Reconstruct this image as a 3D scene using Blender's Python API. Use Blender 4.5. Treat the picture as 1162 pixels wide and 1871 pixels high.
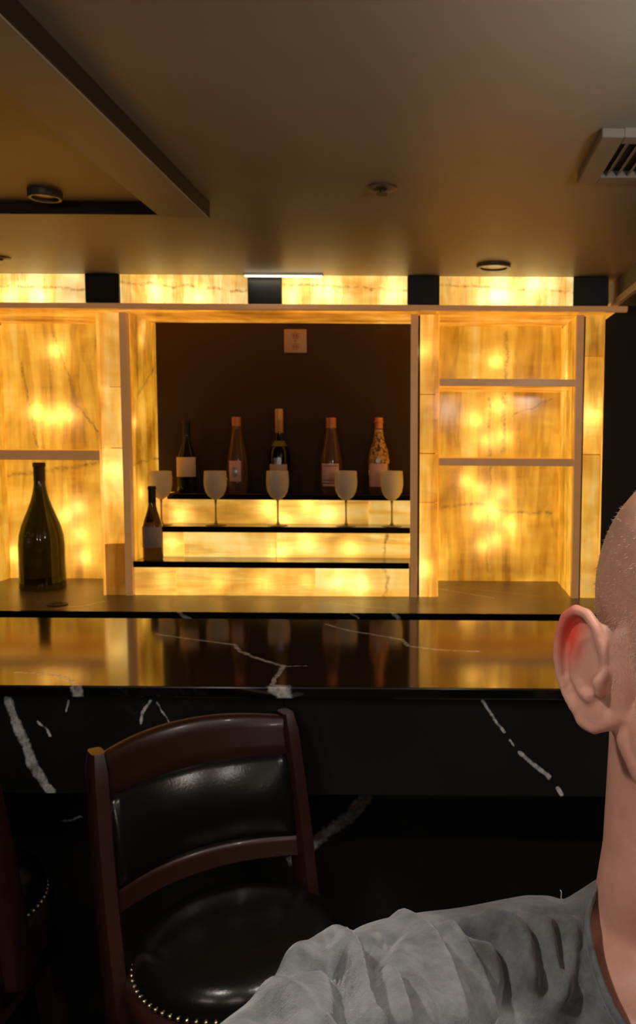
import bpy, bmesh, math, random
import numpy as np
from mathutils import Vector, Matrix, noise as mnoise

for o in list(bpy.data.objects):
    bpy.data.objects.remove(o)
scene = bpy.context.scene
COL = scene.collection
random.seed(7)

# ------------------------------------------------------------------ camera
EYE = 1.59                                   # height of the phone above the floor
cam_data = bpy.data.cameras.new('camera')
cam = bpy.data.objects.new('camera', cam_data)
COL.objects.link(cam)
cam_data.sensor_fit = 'VERTICAL'
cam_data.sensor_height = 36.0
cam_data.lens = 1500.0 / 1871.0 * 36.0
cam_data.shift_x = -219.0 / 1871.0           # the photo is an off-centre crop
cam_data.shift_y = 0.0
cam_data.clip_start = 0.02
cam_data.dof.use_dof = True
cam_data.dof.focus_distance = 0.50
cam_data.dof.aperture_fstop = 30.0
cam.location = (0, 0, EYE)
cam.rotation_euler = (Matrix.Rotation(math.radians(90 - 4.85), 3, 'X') @ Matrix.Rotation(math.radians(0.36), 3, 'Z')).to_euler()
scene.camera = cam

# ------------------------------------------------------------------ world, exposure
world = bpy.data.worlds.new('room_air')
scene.world = world
world.use_nodes = True
world.node_tree.nodes['Background'].inputs[0].default_value = (0.02, 0.018, 0.016, 1)
world.node_tree.nodes['Background'].inputs[1].default_value = 0.3
scene.view_settings.view_transform = 'Standard'
scene.view_settings.look = 'None'
scene.view_settings.gamma = 1.0
scene.view_settings.use_curve_mapping = False
scene.view_settings.exposure = 0.0
try:
    scene.cycles.use_denoising = True
    scene.cycles.caustics_refractive = False
    scene.cycles.caustics_reflective = False
    scene.cycles.sample_clamp_indirect = 4.0
    scene.cycles.max_bounces = 6
    scene.cycles.use_adaptive_sampling = True
    scene.cycles.adaptive_threshold = 0.02
    scene.cycles.transmission_bounces = 6
except Exception:
    pass

CEIL = 2.27
# recessed ceiling downlights that light the guest side of the bar: x, y, watts
DOWNLIGHTS = [(0.52, 0.24, 46.0), (-0.62, 0.18, 40.0)]
# unseen globe pendants added for fill and the ceiling glow: x, y, watts
FILL_PENDANTS = [(-1.3, -1.3, 14.0), (0.1, -1.5, 15.0), (0.72, 1.06, 9.0)]

# ------------------------------------------------------------------ node helpers
class NT:
    def __init__(self, mat):
        self.nt = mat.node_tree
        self.nt.nodes.clear()
    def n(self, kind, **kw):
        nd = self.nt.nodes.new(kind)
        ins = kw.pop('ins', {})
        for k, v in kw.items():
            setattr(nd, k, v)
        for k, v in ins.items():
            self.put(nd.inputs[k], v)
        return nd
    def put(self, sock, v):
        if hasattr(v, 'is_output') or hasattr(v, 'links'):
            self.nt.links.new(v, sock)
        else:
            sock.default_value = v
    def math(self, op, a, b=None, c=None, clamp=False):
        nd = self.nt.nodes.new('ShaderNodeMath')
        nd.operation = op
        nd.use_clamp = clamp
        self.put(nd.inputs[0], a)
        if b is not None: self.put(nd.inputs[1], b)
        if c is not None: self.put(nd.inputs[2], c)
        return nd.outputs[0]
    def vec(self, op, a, b=None, scale=None):
        nd = self.nt.nodes.new('ShaderNodeVectorMath')
        nd.operation = op
        self.put(nd.inputs[0], a)
        if b is not None: self.put(nd.inputs[1], b)
        if scale is not None: self.put(nd.inputs['Scale'], scale)
        return nd
    def mix(self, f, a, b, blend='MIX'):
        nd = self.nt.nodes.new('ShaderNodeMix')
        nd.data_type = 'RGBA'
        nd.blend_type = blend
        self.put(nd.inputs[0], f); self.put(nd.inputs[6], a); self.put(nd.inputs[7], b)
        return nd.outputs[2]
    def ramp(self, f, stops):
        nd = self.nt.nodes.new('ShaderNodeValToRGB')
        e = nd.color_ramp.elements
        while len(e) < len(stops): e.new(0.5)
        for el, (p, c) in zip(e, stops):
            el.position = p
            el.color = c if len(c) == 4 else (*c, 1)
        self.put(nd.inputs[0], f)
        return nd.outputs[0]
    def noise(self, v, scale, detail=3, rough=0.5, dist=0.0):
        nd = self.n('ShaderNodeTexNoise', ins={'Vector': v, 'Scale': scale, 'Detail': detail, 'Roughness': rough, 'Distortion': dist})
        return nd
    def coords(self):
        return self.n('ShaderNodeTexCoord').outputs['Object']
    def out(self, shader):
        o = self.n('ShaderNodeOutputMaterial')
        self.nt.links.new(shader, o.inputs[0])

def new_mat(name):
    m = bpy.data.materials.new(name)
    m.use_nodes = True
    return m, NT(m)

def c4(c): return (*c, 1) if len(c) == 3 else c

def plain(name, col, rough=0.5, metal=0.0, var=0.15, scale=12.0, bump=0.0, coat=0.0, ior=1.5, spec=0.5, trans=0.0, emit=None, es=0.0):
    m, t = new_mat(name)
    v = t.coords()
    nz = t.noise(v, scale, 4).outputs[0]
    f = t.math('MULTIPLY_ADD', nz, 2 * var, 1 - var)
    cc = t.vec('SCALE', c4(col)[:3], scale=f).outputs[0]
    b = t.n('ShaderNodeBsdfPrincipled', ins={'Roughness': rough, 'Metallic': metal, 'IOR': ior, 'Coat Weight': coat,
            'Coat Roughness': 0.08, 'Specular IOR Level': spec, 'Transmission Weight': trans})
    t.put(b.inputs['Base Color'], cc)
    if emit:
        t.put(b.inputs['Emission Color'], c4(emit)); b.inputs['Emission Strength'].default_value = es
    if bump:
        bp = t.n('ShaderNodeBump', ins={'Strength': bump, 'Distance': 0.002})
        t.put(bp.inputs['Height'], t.noise(v, scale * 8, 4).outputs[0])
        t.put(b.inputs['Normal'], bp.outputs[0])
    t.out(b.outputs[0])
    return m

def polyline_mask(t, v, lines, soft=0.45, warp=0.012, wscale=22.0):
    """1 on the given stone veins (3-D polylines with a half width), 0 elsewhere."""
    nz = t.noise(v, wscale, 5, 0.6)
    w = t.vec('SUBTRACT', nz.outputs['Color'], (0.5, 0.5, 0.5)).outputs[0]
    p = t.vec('ADD', v, t.vec('SCALE', w, scale=warp).outputs[0]).outputs[0]
    best = None
    for pts, hw in lines:
        n = len(pts) - 1
        for i, (a, b) in enumerate(zip(pts[:-1], pts[1:])):
            a, b = Vector(a), Vector(b)
            d = b - a
            pa = t.vec('SUBTRACT', p, tuple(a)).outputs[0]
            h = t.math('MULTIPLY', t.vec('DOT_PRODUCT', pa, tuple(d)).outputs['Value'], 1.0 / max(d.length_squared, 1e-9), clamp=True)
            q = t.vec('SUBTRACT', pa, t.vec('SCALE', tuple(d), scale=h).outputs[0]).outputs[0]
            ln = t.vec('LENGTH', q).outputs['Value']
            e = t.math('DIVIDE', ln, hw)
            best = e if best is None else t.math('MINIMUM', best, e)
    br = t.noise(v, 62.0, 4, 0.75).outputs[0]
    best = t.math('ADD', best, t.math('MULTIPLY_ADD', br, -1.2, 0.55))
    m = t.math('SUBTRACT', 1.0, best)
    m = t.math('DIVIDE', m, soft, clamp=True)
    return t.math('MULTIPLY', m, t.math('MULTIPLY_ADD', br, 2.2, -0.45, clamp=True), clamp=True)

def marble(name, lines, base=(0.006, 0.006, 0.0065), rough=0.05, ior=1.9, white=(0.88, 0.88, 0.86), warp=0.012, spec=0.5):
    m, t = new_mat(name)
    v = t.coords()
    cloud = t.noise(v, 6.0, 5, 0.6).outputs[0]
    col = t.vec('SCALE', base, scale=t.math('MULTIPLY_ADD', cloud, 1.4, 0.3)).outputs[0]
    fn = t.noise(v, 3.2, 5, 0.62, 0.6).outputs[0]
    hair = t.math('SUBTRACT', 1.0, t.math('MULTIPLY', t.math('ABSOLUTE', t.math('SUBTRACT', fn, 0.5)), 420.0), clamp=True)
    hair = t.math('MULTIPLY', hair, t.math('MULTIPLY_ADD', t.noise(v, 2.1, 2).outputs[0], 3.0, -1.75, clamp=True))
    col = t.mix(t.math('MULTIPLY', hair, 0.10), col, c4(white))
    if lines:
        col = t.mix(polyline_mask(t, v, lines, warp=warp), col, c4(white))
    b = t.n('ShaderNodeBsdfPrincipled', ins={'Roughness': rough, 'IOR': ior, 'Specular IOR Level': spec})
    t.put(b.inputs['Base Color'], col)
    t.out(b.outputs[0])
    return m

def onyx(name, seed, strength=0.8, pale=0.0, axis='Z', rough=0.12, cracks=None, scale=1.0, transl=0.5, tilt=None):
    """backlit honey onyx: the sheet behind it glows through veined stone"""
    m, t = new_mat(name)
    rs = random.Random(seed)
    off = (rs.uniform(-20, 20), rs.uniform(-20, 20), rs.uniform(-20, 20))
    v0 = t.coords()
    v = t.vec('ADD', v0, off).outputs[0]
    # the grain runs along `axis`, so squeeze the coordinates along it
    k = 0.12
    sq = {'Z': (1, 1, k), 'X': (k, 1, 1), 'T': (1, 1, 0.45)}[axis]
    tilt = rs.uniform(-0.2, 0.2) if tilt is None else tilt
    mp = t.n('ShaderNodeMapping', ins={'Vector': v, 'Rotation': (0, tilt, 0), 'Scale': sq}).outputs[0]
    big = t.noise(mp, 7.5 * scale, 4, 0.55, 0.6).outputs[0]
    fine = t.noise(mp, 34 * scale, 3, 0.6, 0.4).outputs[0]
    cloud = t.noise(v, 3.6 * scale, 3, 0.55, 0.6).outputs[0]
    sq2 = {'Z': (0.22, 1, 1.5), 'X': (1.5, 1, 0.22), 'T': (1, 1, 1)}[axis]
    stria = t.noise(t.vec('MULTIPLY', v, sq2).outputs[0], 16 * scale, 3, 0.55, 0.8).outputs[0]
    f = t.math('ADD', t.math('MULTIPLY', big, 0.75), t.math('MULTIPLY', fine, 0.30))
    f = t.math('ADD', f, t.math('MULTIPLY', cloud, 0.30))
    f = t.math('ADD', f, t.math('ADD', t.math('MULTIPLY', stria, 0.15), 0.065))
    f = t.math('MULTIPLY_ADD', f, 2.7, -1.74 + pale * 0.40, clamp=True)
    p = min(1.0, pale)
    mixc = lambda a, b: tuple(x + (y - x) * p for x, y in zip(a, b))
    col = t.ramp(f, [(0.0, mixc((0.46, 0.150, 0.006), (0.60, 0.26, 0.03))), (0.35, mixc((0.78, 0.315, 0.016), (0.90, 0.48, 0.08))),
                     (0.65, mixc((0.97, 0.47, 0.040), (1.0, 0.66, 0.18))), (1.0, mixc((1.0, 0.64, 0.15), (1.0, 0.83, 0.38)))])
    # soft brown veins along and across the grain
    vn = big
    ln = t.math('SUBTRACT', 1.0, t.math('MULTIPLY', t.math('ABSOLUTE', t.math('SUBTRACT', vn, 0.46)), 30.0), clamp=True)
    ln2 = t.math('SUBTRACT', 1.0, t.math('MULTIPLY', t.math('ABSOLUTE', t.math('SUBTRACT', stria, 0.55)), 50.0), clamp=True)
    lines = t.math('ADD', t.math('MULTIPLY', ln, 0.30), t.math('MULTIPLY', ln2, 0.08), clamp=True)
    if cracks:
        lines = t.math('ADD', lines, t.math('MULTIPLY', polyline_mask(t, v0, [(p_, w_ * 1.5) for p_, w_ in cracks], soft=0.9, warp=0.045, wscale=14), 0.75), clamp=True)
    col = t.mix(lines, col, (0.25, 0.095, 0.010, 1))
    st = t.math('MULTIPLY', t.math('MULTIPLY_ADD', cloud, 1.7, 0.18), strength)
    b = t.n('ShaderNodeBsdfPrincipled', ins={'Roughness': rough, 'IOR': 1.5})
    t.put(b.inputs['Base Color'], t.vec('MULTIPLY', col, (0.42, 0.42, 0.42)).outputs[0])
    em = t.n('ShaderNodeEmission')
    t.put(em.inputs[0], col); t.put(em.inputs[1], st)
    tr = t.n('ShaderNodeBsdfTranslucent')
    t.put(tr.inputs[0], t.mix(0.22, col, (0.95, 0.85, 0.55, 1)))
    mx = t.n('ShaderNodeMixShader', ins={0: transl})
    t.nt.links.new(b.outputs[0], mx.inputs[1]); t.nt.links.new(tr.outputs[0], mx.inputs[2])
    ad = t.n('ShaderNodeAddShader')
    t.nt.links.new(mx.outputs[0], ad.inputs[0]); t.nt.links.new(em.outputs[0], ad.inputs[1])
    t.out(ad.outputs[0])
    return m

# ------------------------------------------------------------------ mesh helpers
class MB:
    def __init__(self):
        self.v, self.f = [], []
    def add(self, vs, fs):
        o = len(self.v)
        self.v += [tuple(p) for p in vs]
        self.f += [tuple(i + o for i in q) for q in fs]
        return self
    def box(self, x0, x1, y0, y1, z0, z1, bevel=0.0, seg=1, skip=()):
        if bevel:
            bm = bmesh.new()
            bmesh.ops.create_cube(bm, size=1)
            for q in bm.verts:
                q.co = Vector(((x0 + x1) / 2 + q.co.x * (x1 - x0), (y0 + y1) / 2 + q.co.y * (y1 - y0), (z0 + z1) / 2 + q.co.z * (z1 - z0)))
            bmesh.ops.bevel(bm, geom=list(bm.edges), offset=bevel, segments=seg, affect='EDGES', profile=0.5)
            bm.verts.index_update()
            self.add([q.co for q in bm.verts], [[q.index for q in f.verts] for f in bm.faces])
            bm.free()
            return self
        vs = [(x0, y0, z0), (x1, y0, z0), (x1, y1, z0), (x0, y1, z0), (x0, y0, z1), (x1, y0, z1), (x1, y1, z1), (x0, y1, z1)]
        fs = {'-z': (3, 2, 1, 0), '+z': (4, 5, 6, 7), '-y': (0, 1, 5, 4), '+x': (1, 2, 6, 5), '+y': (2, 3, 7, 6), '-x': (3, 0, 4, 7)}
        return self.add(vs, [q for k, q in fs.items() if k not in skip])
    def lathe(self, prof, n=32, c=(0, 0, 0), a0=0.0, a1=2 * math.pi):
        full = abs(a1 - a0 - 2 * math.pi) < 1e-6
        m = n if full else n + 1
        vs, fs = [], []
        for r, z in prof:
            for i in range(m):
                a = a0 + (a1 - a0) * i / n
                vs.append((c[0] + r * math.cos(a), c[1] + r * math.sin(a), c[2] + z))
        for j in range(len(prof) - 1):
            for i in range(n):
                k = (i + 1) % m if full else i + 1
                fs.append((j * m + i, j * m + k, (j + 1) * m + k, (j + 1) * m + i))
        if full:
            if prof[0][0] > 1e-6: fs.append(tuple(range(m - 1, -1, -1)))
            if prof[-1][0] > 1e-6: fs.append(tuple((len(prof) - 1) * m + i for i in range(m)))
        return self.add(vs, fs)
    def tube(self, pts, rad, n=10, closed=False):
        pts = [Vector(p) for p in pts]
        if not hasattr(rad, '__len__'): rad = [rad] * len(pts)
        vs, fs = [], []
        up = Vector((0, 0, 1))
        L = len(pts)
        for i, p in enumerate(pts):
            if closed: d = pts[(i + 1) % L] - pts[i - 1]
            else: d = pts[min(i + 1, L - 1)] - pts[max(i - 1, 0)]
            d.normalize()
            s = d.cross(up)
            if s.length < 1e-3: s = d.cross(Vector((0, 1, 0)))
            s.normalize(); u = s.cross(d)
            for k in range(n):
                a = 2 * math.pi * k / n
                vs.append(p + (s * math.cos(a) + u * math.sin(a)) * rad[i])
        R = L if closed else L - 1
        for i in range(R):
            for k in range(n):
                a, b = i * n + k, i * n + (k + 1) % n
                c, d = ((i + 1) % L) * n + (k + 1) % n, ((i + 1) % L) * n + k
                fs.append((a, b, c, d))
        if not closed:
            fs.append(tuple(range(n - 1, -1, -1))); fs.append(tuple((L - 1) * n + k for k in range(n)))
        return self.add(vs, fs)
    def loft(self, rings, cap=True, closed=True):
        n = len(rings[0]); vs = [p for r in rings for p in r]; fs = []
        for j in range(len(rings) - 1):
            for k in range(n if closed else n - 1):
                fs.append((j * n + k, j * n + (k + 1) % n, (j + 1) * n + (k + 1) % n, (j + 1) * n + k))
        if cap and closed:
            fs.append(tuple(range(n - 1, -1, -1))); fs.append(tuple((len(rings) - 1) * n + k for k in range(n)))
        return self.add(vs, fs)
    def sphere(self, c, r, sub=2, rot=None):
        bm = bmesh.new()
        bmesh.ops.create_icosphere(bm, subdivisions=sub, radius=1.0)
        rr = r if hasattr(r, '__len__') else (r, r, r)
        vs = []
        for q in bm.verts:
            p = Vector((q.co.x * rr[0], q.co.y * rr[1], q.co.z * rr[2]))
            if rot is not None: p = rot @ p
            vs.append(p + Vector(c))
        bm.verts.index_update()
        self.add(vs, [[q.index for q in f.verts] for f in bm.faces])
        bm.free()
        return self
    def build(self, name, mat, parent=None, smooth=False, origin=None, fix=True, auto=None):
        me = bpy.data.meshes.new(name)
        me.from_pydata(self.v, [], self.f)
        if fix:
            bm = bmesh.new(); bm.from_mesh(me)
            bmesh.ops.recalc_face_normals(bm, faces=bm.faces)
            bm.to_mesh(me); bm.free()
        if smooth or auto:
            me.polygons.foreach_set('use_smooth', [True] * len(me.polygons))
            if auto:
                me.set_sharp_from_angle(angle=math.radians(auto))
        if mat: me.materials.append(mat)
        o = bpy.data.objects.new(name, me)
        COL.objects.link(o)
        if parent is not None:
            o.parent = parent
            # parts are written in room coordinates when the thing says so
            if parent.get('_room') and parent.type == 'EMPTY':
                o.location = -Vector(parent.location)
        return o

def thing(name, label, cat, loc, room=False, rotz=0.0, group=None):
    o = bpy.data.objects.new(name, None)
    COL.objects.link(o)
    o.location = loc; o.rotation_euler = (0, 0, rotz)
    o.empty_display_size = 0.05
    o['label'] = label; o['category'] = cat
    if group: o['group'] = group
    if room: o['_room'] = 1
    return o

def tag(o, label, cat, group=None):
    o['label'] = label; o['category'] = cat
    if group: o['group'] = group
    return o

def struct(o, label=None):
    o['kind'] = 'structure'
    if label: o['label'] = label
    return o

def lamp(name, kind, loc, power, color, parent=None, **kw):
    d = bpy.data.lights.new(name, kind)
    d.energy = power; d.color = color
    for k, v in kw.items(): setattr(d, k, v)
    o = bpy.data.objects.new(name, d)
    COL.objects.link(o)
    o.location = loc
    if parent is not None:
        o.parent = parent
        if parent.get('_room') and parent.type == 'EMPTY':
            o.location = Vector(loc) - Vector(parent.location)
    return o

# ------------------------------------------------------------------ materials
M = {}
def ceiling_mat():
    m, t = new_mat('painted_ceiling')
    v = t.coords()
    nz = t.noise(v, 2.2, 4, 0.55).outputs[0]
    col = t.ramp(nz, [(0.3, (0.41, 0.375, 0.325)), (0.7, (0.48, 0.44, 0.385))])
    b = t.n('ShaderNodeBsdfPrincipled', ins={'Roughness': 0.42, 'Specular IOR Level': 0.4})
    t.put(b.inputs['Base Color'], col)
    bp = t.n('ShaderNodeBump', ins={'Strength': 0.15, 'Distance': 0.01})
    t.put(bp.inputs['Height'], t.noise(v, 3.0, 5, 0.5, 0.5).outputs[0])
    t.put(b.inputs['Normal'], bp.outputs[0])
    t.out(b.outputs[0])
    return m
M['ceiling'] = ceiling_mat()
M['reveal'] = plain('dark_brown_reveal_paint', (0.035, 0.018, 0.013), 0.6)  # dark colour paints in the shade on the tray and band sides
M['dark_wall'] = plain('dark_wall_paint', (0.020, 0.015, 0.012), 0.6, var=0.2, scale=6)
M['grey_wall'] = plain('grey_soffit_paint', (0.22, 0.215, 0.20), 0.6, var=0.1, scale=5)
M['floor'] = plain('dark_floor', (0.012, 0.010, 0.010), 0.45, var=0.5, scale=30)
M['white_trim'] = plain('white_trim', (0.72, 0.68, 0.66), 0.5, var=0.05)
M['vent'] = plain('vent_metal', (0.34, 0.31, 0.28), 0.45, var=0.08)
M['vent_dark'] = plain('vent_shadow_box', (0.05, 0.048, 0.045), 0.7)
M['black_block'] = plain('black_block_paint', (0.008, 0.008, 0.009), 0.55, var=0.2, scale=30)
M['stone_edge'] = plain('dim_onyx_edge', (0.50, 0.29, 0.19), 0.28, var=0.35, scale=14, emit=(0.85, 0.36, 0.10), es=0.25)  # edge stone emits a faint glow of its own
M['backdrop'] = plain('dark_brown_panel', (0.052, 0.028, 0.011), 0.6, var=0.15, scale=4, spec=0.25)
M['black_tread'] = plain('black_granite_tread', (0.006, 0.005, 0.005), 0.10, var=0.3, scale=40)
M['wood'] = plain('mahogany', (0.036, 0.0105, 0.0065), 0.34, var=0.35, scale=9, coat=0.12)
M['leather'] = plain('black_leather', (0.0065, 0.0065, 0.0058), 0.24, var=0.3, scale=25, bump=0.12)
M['nail'] = plain('brass_nail', (0.80, 0.66, 0.45), 0.22, 1.0, var=0.05)
M['gold'] = plain('gold_foil', (0.78, 0.42, 0.11), 0.38, 0.25, var=0.15, scale=40)
M['copper'] = plain('copper_foil', (0.78, 0.27, 0.11), 0.4, 0.2, var=0.15, scale=40)
M['paper'] = plain('cream_label', (0.88, 0.66, 0.45), 0.6, var=0.06, scale=40)
M['paper_grey'] = plain('grey_label', (0.50, 0.40, 0.34), 0.6, var=0.08, scale=40)
M['paper_pink'] = plain('pink_label', (0.78, 0.47, 0.45), 0.5, var=0.25, scale=60)
M['ink'] = plain('label_ink', (0.10, 0.05, 0.035), 0.6)
M['silver'] = plain('silver_print', (0.55, 0.54, 0.55), 0.3, 0.6, var=0.1, scale=80)
M['plate'] = plain('beige_plastic', (0.52, 0.36, 0.24), 0.4, var=0.05)
M['plate_dark'] = plain('socket_face', (0.42, 0.25, 0.12), 0.4, var=0.05)
M['slot'] = plain('socket_slot', (0.02, 0.012, 0.01), 0.6)
M['lens'] = plain('downlight_lens', (0.9, 0.85, 0.78), 0.5, emit=(1.0, 0.86, 0.70), es=6.0)
M['off_lens'] = plain('unlit_lens', (0.62, 0.45, 0.27), 0.25, var=0.05)
M['led'] = plain('led_strip_diffuser', (0.9, 0.9, 0.85), 0.5, emit=(1.0, 0.88, 0.62), es=3.0)
M['fixture'] = plain('fixture_metal', (0.13, 0.085, 0.06), 0.4, var=0.1)

def glass(name, col, rough=0.03, trans=0.92, ior=1.45, coat=0.0):
    m, t = new_mat(name)
    v = t.coords()
    nz = t.noise(v, 20, 3).outputs[0]
    cc = t.vec('SCALE', col, scale=t.math('MULTIPLY_ADD', nz, 0.2, 0.9)).outputs[0]
    b = t.n('ShaderNodeBsdfPrincipled', ins={'Roughness': rough, 'IOR': ior, 'Transmission Weight': trans})
    t.put(b.inputs['Base Color'], cc)
    t.out(b.outputs[0])
    return m
M['green_glass'] = glass('dark_green_glass', (0.022, 0.024, 0.004), 0.04, 0.85)
M['black_glass'] = glass('almost_black_glass', (0.055, 0.04, 0.014), 0.05, 0.85)
M['rose_glass'] = glass('rose_glass', (0.80, 0.44, 0.24), 0.10, 0.86)

def frosted():
    m, t = new_mat('frosted_glass')
    v = t.coords()
    nz = t.noise(v, 30, 3).outputs[0]
    cc = t.vec('SCALE', (0.97, 0.94, 0.88), scale=t.math('MULTIPLY_ADD', nz, 0.15, 0.92)).outputs[0]
    b = t.n('ShaderNodeBsdfPrincipled', ins={'Roughness': 0.35})
    t.put(b.inputs['Base Color'], cc)
    tr = t.n('ShaderNodeBsdfTranslucent'); t.put(tr.inputs[0], cc)
    tp = t.n('ShaderNodeBsdfTransparent')
    mx = t.n('ShaderNodeMixShader', ins={0: 0.5})
    t.nt.links.new(b.outputs[0], mx.inputs[1]); t.nt.links.new(tr.outputs[0], mx.inputs[2])
    m2 = t.n('ShaderNodeMixShader', ins={0: 0.08})
    t.nt.links.new(mx.outputs[0], m2.inputs[1]); t.nt.links.new(tp.outputs[0], m2.inputs[2])
    t.out(m2.outputs[0])
    return m
M['frosted'] = frosted()

M['frosted_stem'] = plain('frosted_stem_glass', (0.62, 0.46, 0.26), 0.25, trans=0.6)
M['olive'] = plain('olive_neck_label', (0.16, 0.15, 0.04), 0.5, var=0.2, scale=60)
def ornament():
    m, t = new_mat('rose_gold_ornament')
    v = t.coords()
    w = t.noise(v, 55, 3, 0.5, 2.0).outputs[0]
    col = t.ramp(w, [(0.42, (0.10, 0.035, 0.012)), (0.55, (0.72, 0.42, 0.16))])
    b = t.n('ShaderNodeBsdfPrincipled', ins={'Roughness': 0.35, 'Metallic': 0.2})
    t.put(b.inputs['Base Color'], col)
    t.out(b.outputs[0])
    return m
M['ornament'] = ornament()

def globe_mat():
    m, t = new_mat('opal_globe')
    e = t.n('ShaderNodeEmission', ins={'Color': (1.0, 0.88, 0.76, 1), 'Strength': 3.0})
    lp = t.n('ShaderNodeBsdfTransparent')
    mx = t.n('ShaderNodeAddShader')
    t.nt.links.new(e.outputs[0], mx.inputs[0]); t.nt.links.new(lp.outputs[0], mx.inputs[1])
    t.out(mx.outputs[0])
    return m
M['globe'] = globe_mat()
for m_ in bpy.data.materials:
    m_.cycles.emission_sampling = 'NONE'

# ------------------------------------------------------------------ measured positions (metres)
TOPV = [([(-0.7582, 2.1782, 1.07), (-0.6626, 2.1311, 1.07), (-0.5161, 2.0644, 1.07), (-0.4904, 1.9988, 1.07), (-0.416, 1.9234, 1.07), (-0.3558, 1.8672, 1.07), (-0.3559, 1.7655, 1.07), (-0.3509, 1.7167, 1.07)], 0.0065), ([(-0.943, 1.8039, 1.07), (-0.8499, 1.7886, 1.07), (-0.7951, 1.7476, 1.07), (-0.7681, 1.7078, 1.07)], 0.007), ([(-0.3187, 2.3111, 1.07), (-0.2398, 2.2312, 1.07), (-0.0919, 2.134, 1.07), (-0.0749, 2.0642, 1.07), (0.0022, 2.0273, 1.07), (0.1115, 2.0137, 1.07)], 0.006), ([(-0.3558, 1.8672, 1.07), (-0.3034, 1.873, 1.07)], 0.004), ([(-0.3404, 1.705, 1.0712), (-0.3254, 1.705, 1.0618), (-0.3208, 1.705, 1.0535)], 0.019), ([(-0.768, 1.705, 1.0708), (-0.7637, 1.705, 1.059), (-0.7652, 1.705, 1.0495)], 0.012)]
APRV = [([(-0.919, 1.72, 1.0318), (-0.9087, 1.72, 0.9957), (-0.8871, 1.72, 0.9414), (-0.8711, 1.72, 0.8929), (-0.8513, 1.72, 0.8504), (-0.8354, 1.72, 0.8309)], 0.011), ([(-0.6349, 1.72, 0.9854), (-0.6319, 1.72, 1.0095), (-0.6138, 1.72, 1.0325)], 0.0034), ([(-0.5986, 1.72, 1.0302), (-0.5851, 1.72, 1.0038), (-0.5737, 1.72, 0.9834)], 0.0028), ([(-0.8561, 1.72, 0.9864), (-0.8389, 1.72, 0.972), (-0.8313, 1.72, 0.9539)], 0.003), ([(-0.7899, 1.72, 1.0326), (-0.7965, 1.72, 1.0085)], 0.0028), ([(0.0964, 1.72, 1.0383), (0.1203, 1.72, 1.0023), (0.1443, 1.72, 0.9687)], 0.0036), ([(0.1803, 1.72, 0.9241), (0.2222, 1.72, 0.8878), (0.2426, 1.72, 0.8697)], 0.0055), ([(0.1563, 1.72, 0.9518), (0.1659, 1.72, 0.9398)], 0.0028), ([(0.2644, 1.72, 0.8454), (0.2717, 1.72, 0.8332)], 0.005)]
LOWV = [([(-0.1677, 1.95, 0.7261), (-0.2108, 1.95, 0.6729), (-0.2649, 1.95, 0.6306), (-0.3192, 1.95, 0.5882), (-0.3506, 1.95, 0.5556)], 0.017), ([(-0.9254, 1.95, 0.6543), (-0.8712, 1.95, 0.663)], 0.003)]
CTRV = [([(-1.5224, 3.2225, 0.92), (-1.4259, 3.3028, 0.92), (-1.3923, 3.3849, 0.92)], 0.01), ([(-0.4558, 3.3916, 0.92), (-0.3102, 3.3043, 0.92), (-0.174, 3.2644, 0.92)], 0.008), ([(-1.013, 3.1956, 0.92), (-0.9622, 3.135, 0.92)], 0.012), ([(0.0022, 3.7304, 0.92), (0.148, 3.5988, 0.92), (0.2394, 3.5118, 0.92)], 0.008), ([(0.0535, 3.8045, 0.92), (0.2973, 3.6439, 0.92), (0.4809, 3.5452, 0.92)], 0.005)]
LED_LEFT = [(-1.926, 3.992, 1.723), (-1.887, 3.992, 1.708), (-1.848, 3.992, 1.698), (-1.804, 3.992, 1.695), (-1.762, 3.992, 1.711), (-1.735, 3.992, 1.73), (-1.798, 3.992, 1.23), (-1.764, 3.992, 1.23), (-1.736, 3.992, 1.27), (-1.738, 3.992, 1.204), (-1.732, 3.992, 1.138), (-1.726, 3.992, 1.071), (-1.72, 3.992, 1.023), (-1.714, 3.992, 1.56), (-1.825, 3.992, 2.013), (-1.879, 3.992, 1.961), (-2.069, 3.992, 1.042)]
LED_RIGHT = [(0.279, 3.992, 1.763), (0.285, 3.992, 1.716), (0.186, 3.992, 1.695), (0.212, 3.992, 1.703), (0.234, 3.992, 1.599), (0.273, 3.992, 1.612), (0.312, 3.992, 1.617), (0.337, 3.992, 1.756), (0.131, 3.992, 1.406), (0.163, 3.992, 1.38), (0.21, 3.992, 1.367), (0.334, 3.992, 1.381), (0.311, 3.992, 1.349), (0.277, 3.992, 1.317), (0.251, 3.992, 1.283), (0.238, 3.992, 1.256), (0.272, 3.992, 1.249), (0.318, 3.992, 1.222), (0.344, 3.992, 1.196), (0.379, 3.992, 1.159), (0.19, 3.992, 1.243), (0.239, 3.992, 1.123), (0.279, 3.992, 1.124), (0.314, 3.992, 1.124), (0.218, 3.992, 1.089), (0.36, 3.992, 1.004), (0.274, 3.992, 1.975), (0.269, 3.992, 1.923)]
LED_HEAD = [(-1.765, 3.485, 2.181), (-1.674, 3.485, 2.186), (-1.641, 3.485, 2.177), (-1.268, 3.485, 2.195), (-1.155, 3.485, 2.206), (-1.065, 3.485, 2.189), (-0.998, 3.485, 2.185), (-0.84, 3.485, 2.197), (-0.614, 3.485, 2.188), (-0.581, 3.485, 2.199), (-0.456, 3.485, 2.211), (-0.254, 3.485, 2.223), (-0.186, 3.485, 2.201), (0.197, 3.485, 2.182), (0.231, 3.485, 2.193), (0.265, 3.485, 2.186), (0.299, 3.485, 2.198), (0.355, 3.485, 2.227), (0.411, 3.485, 2.238), (0.062, 3.485, 2.214)]
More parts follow.
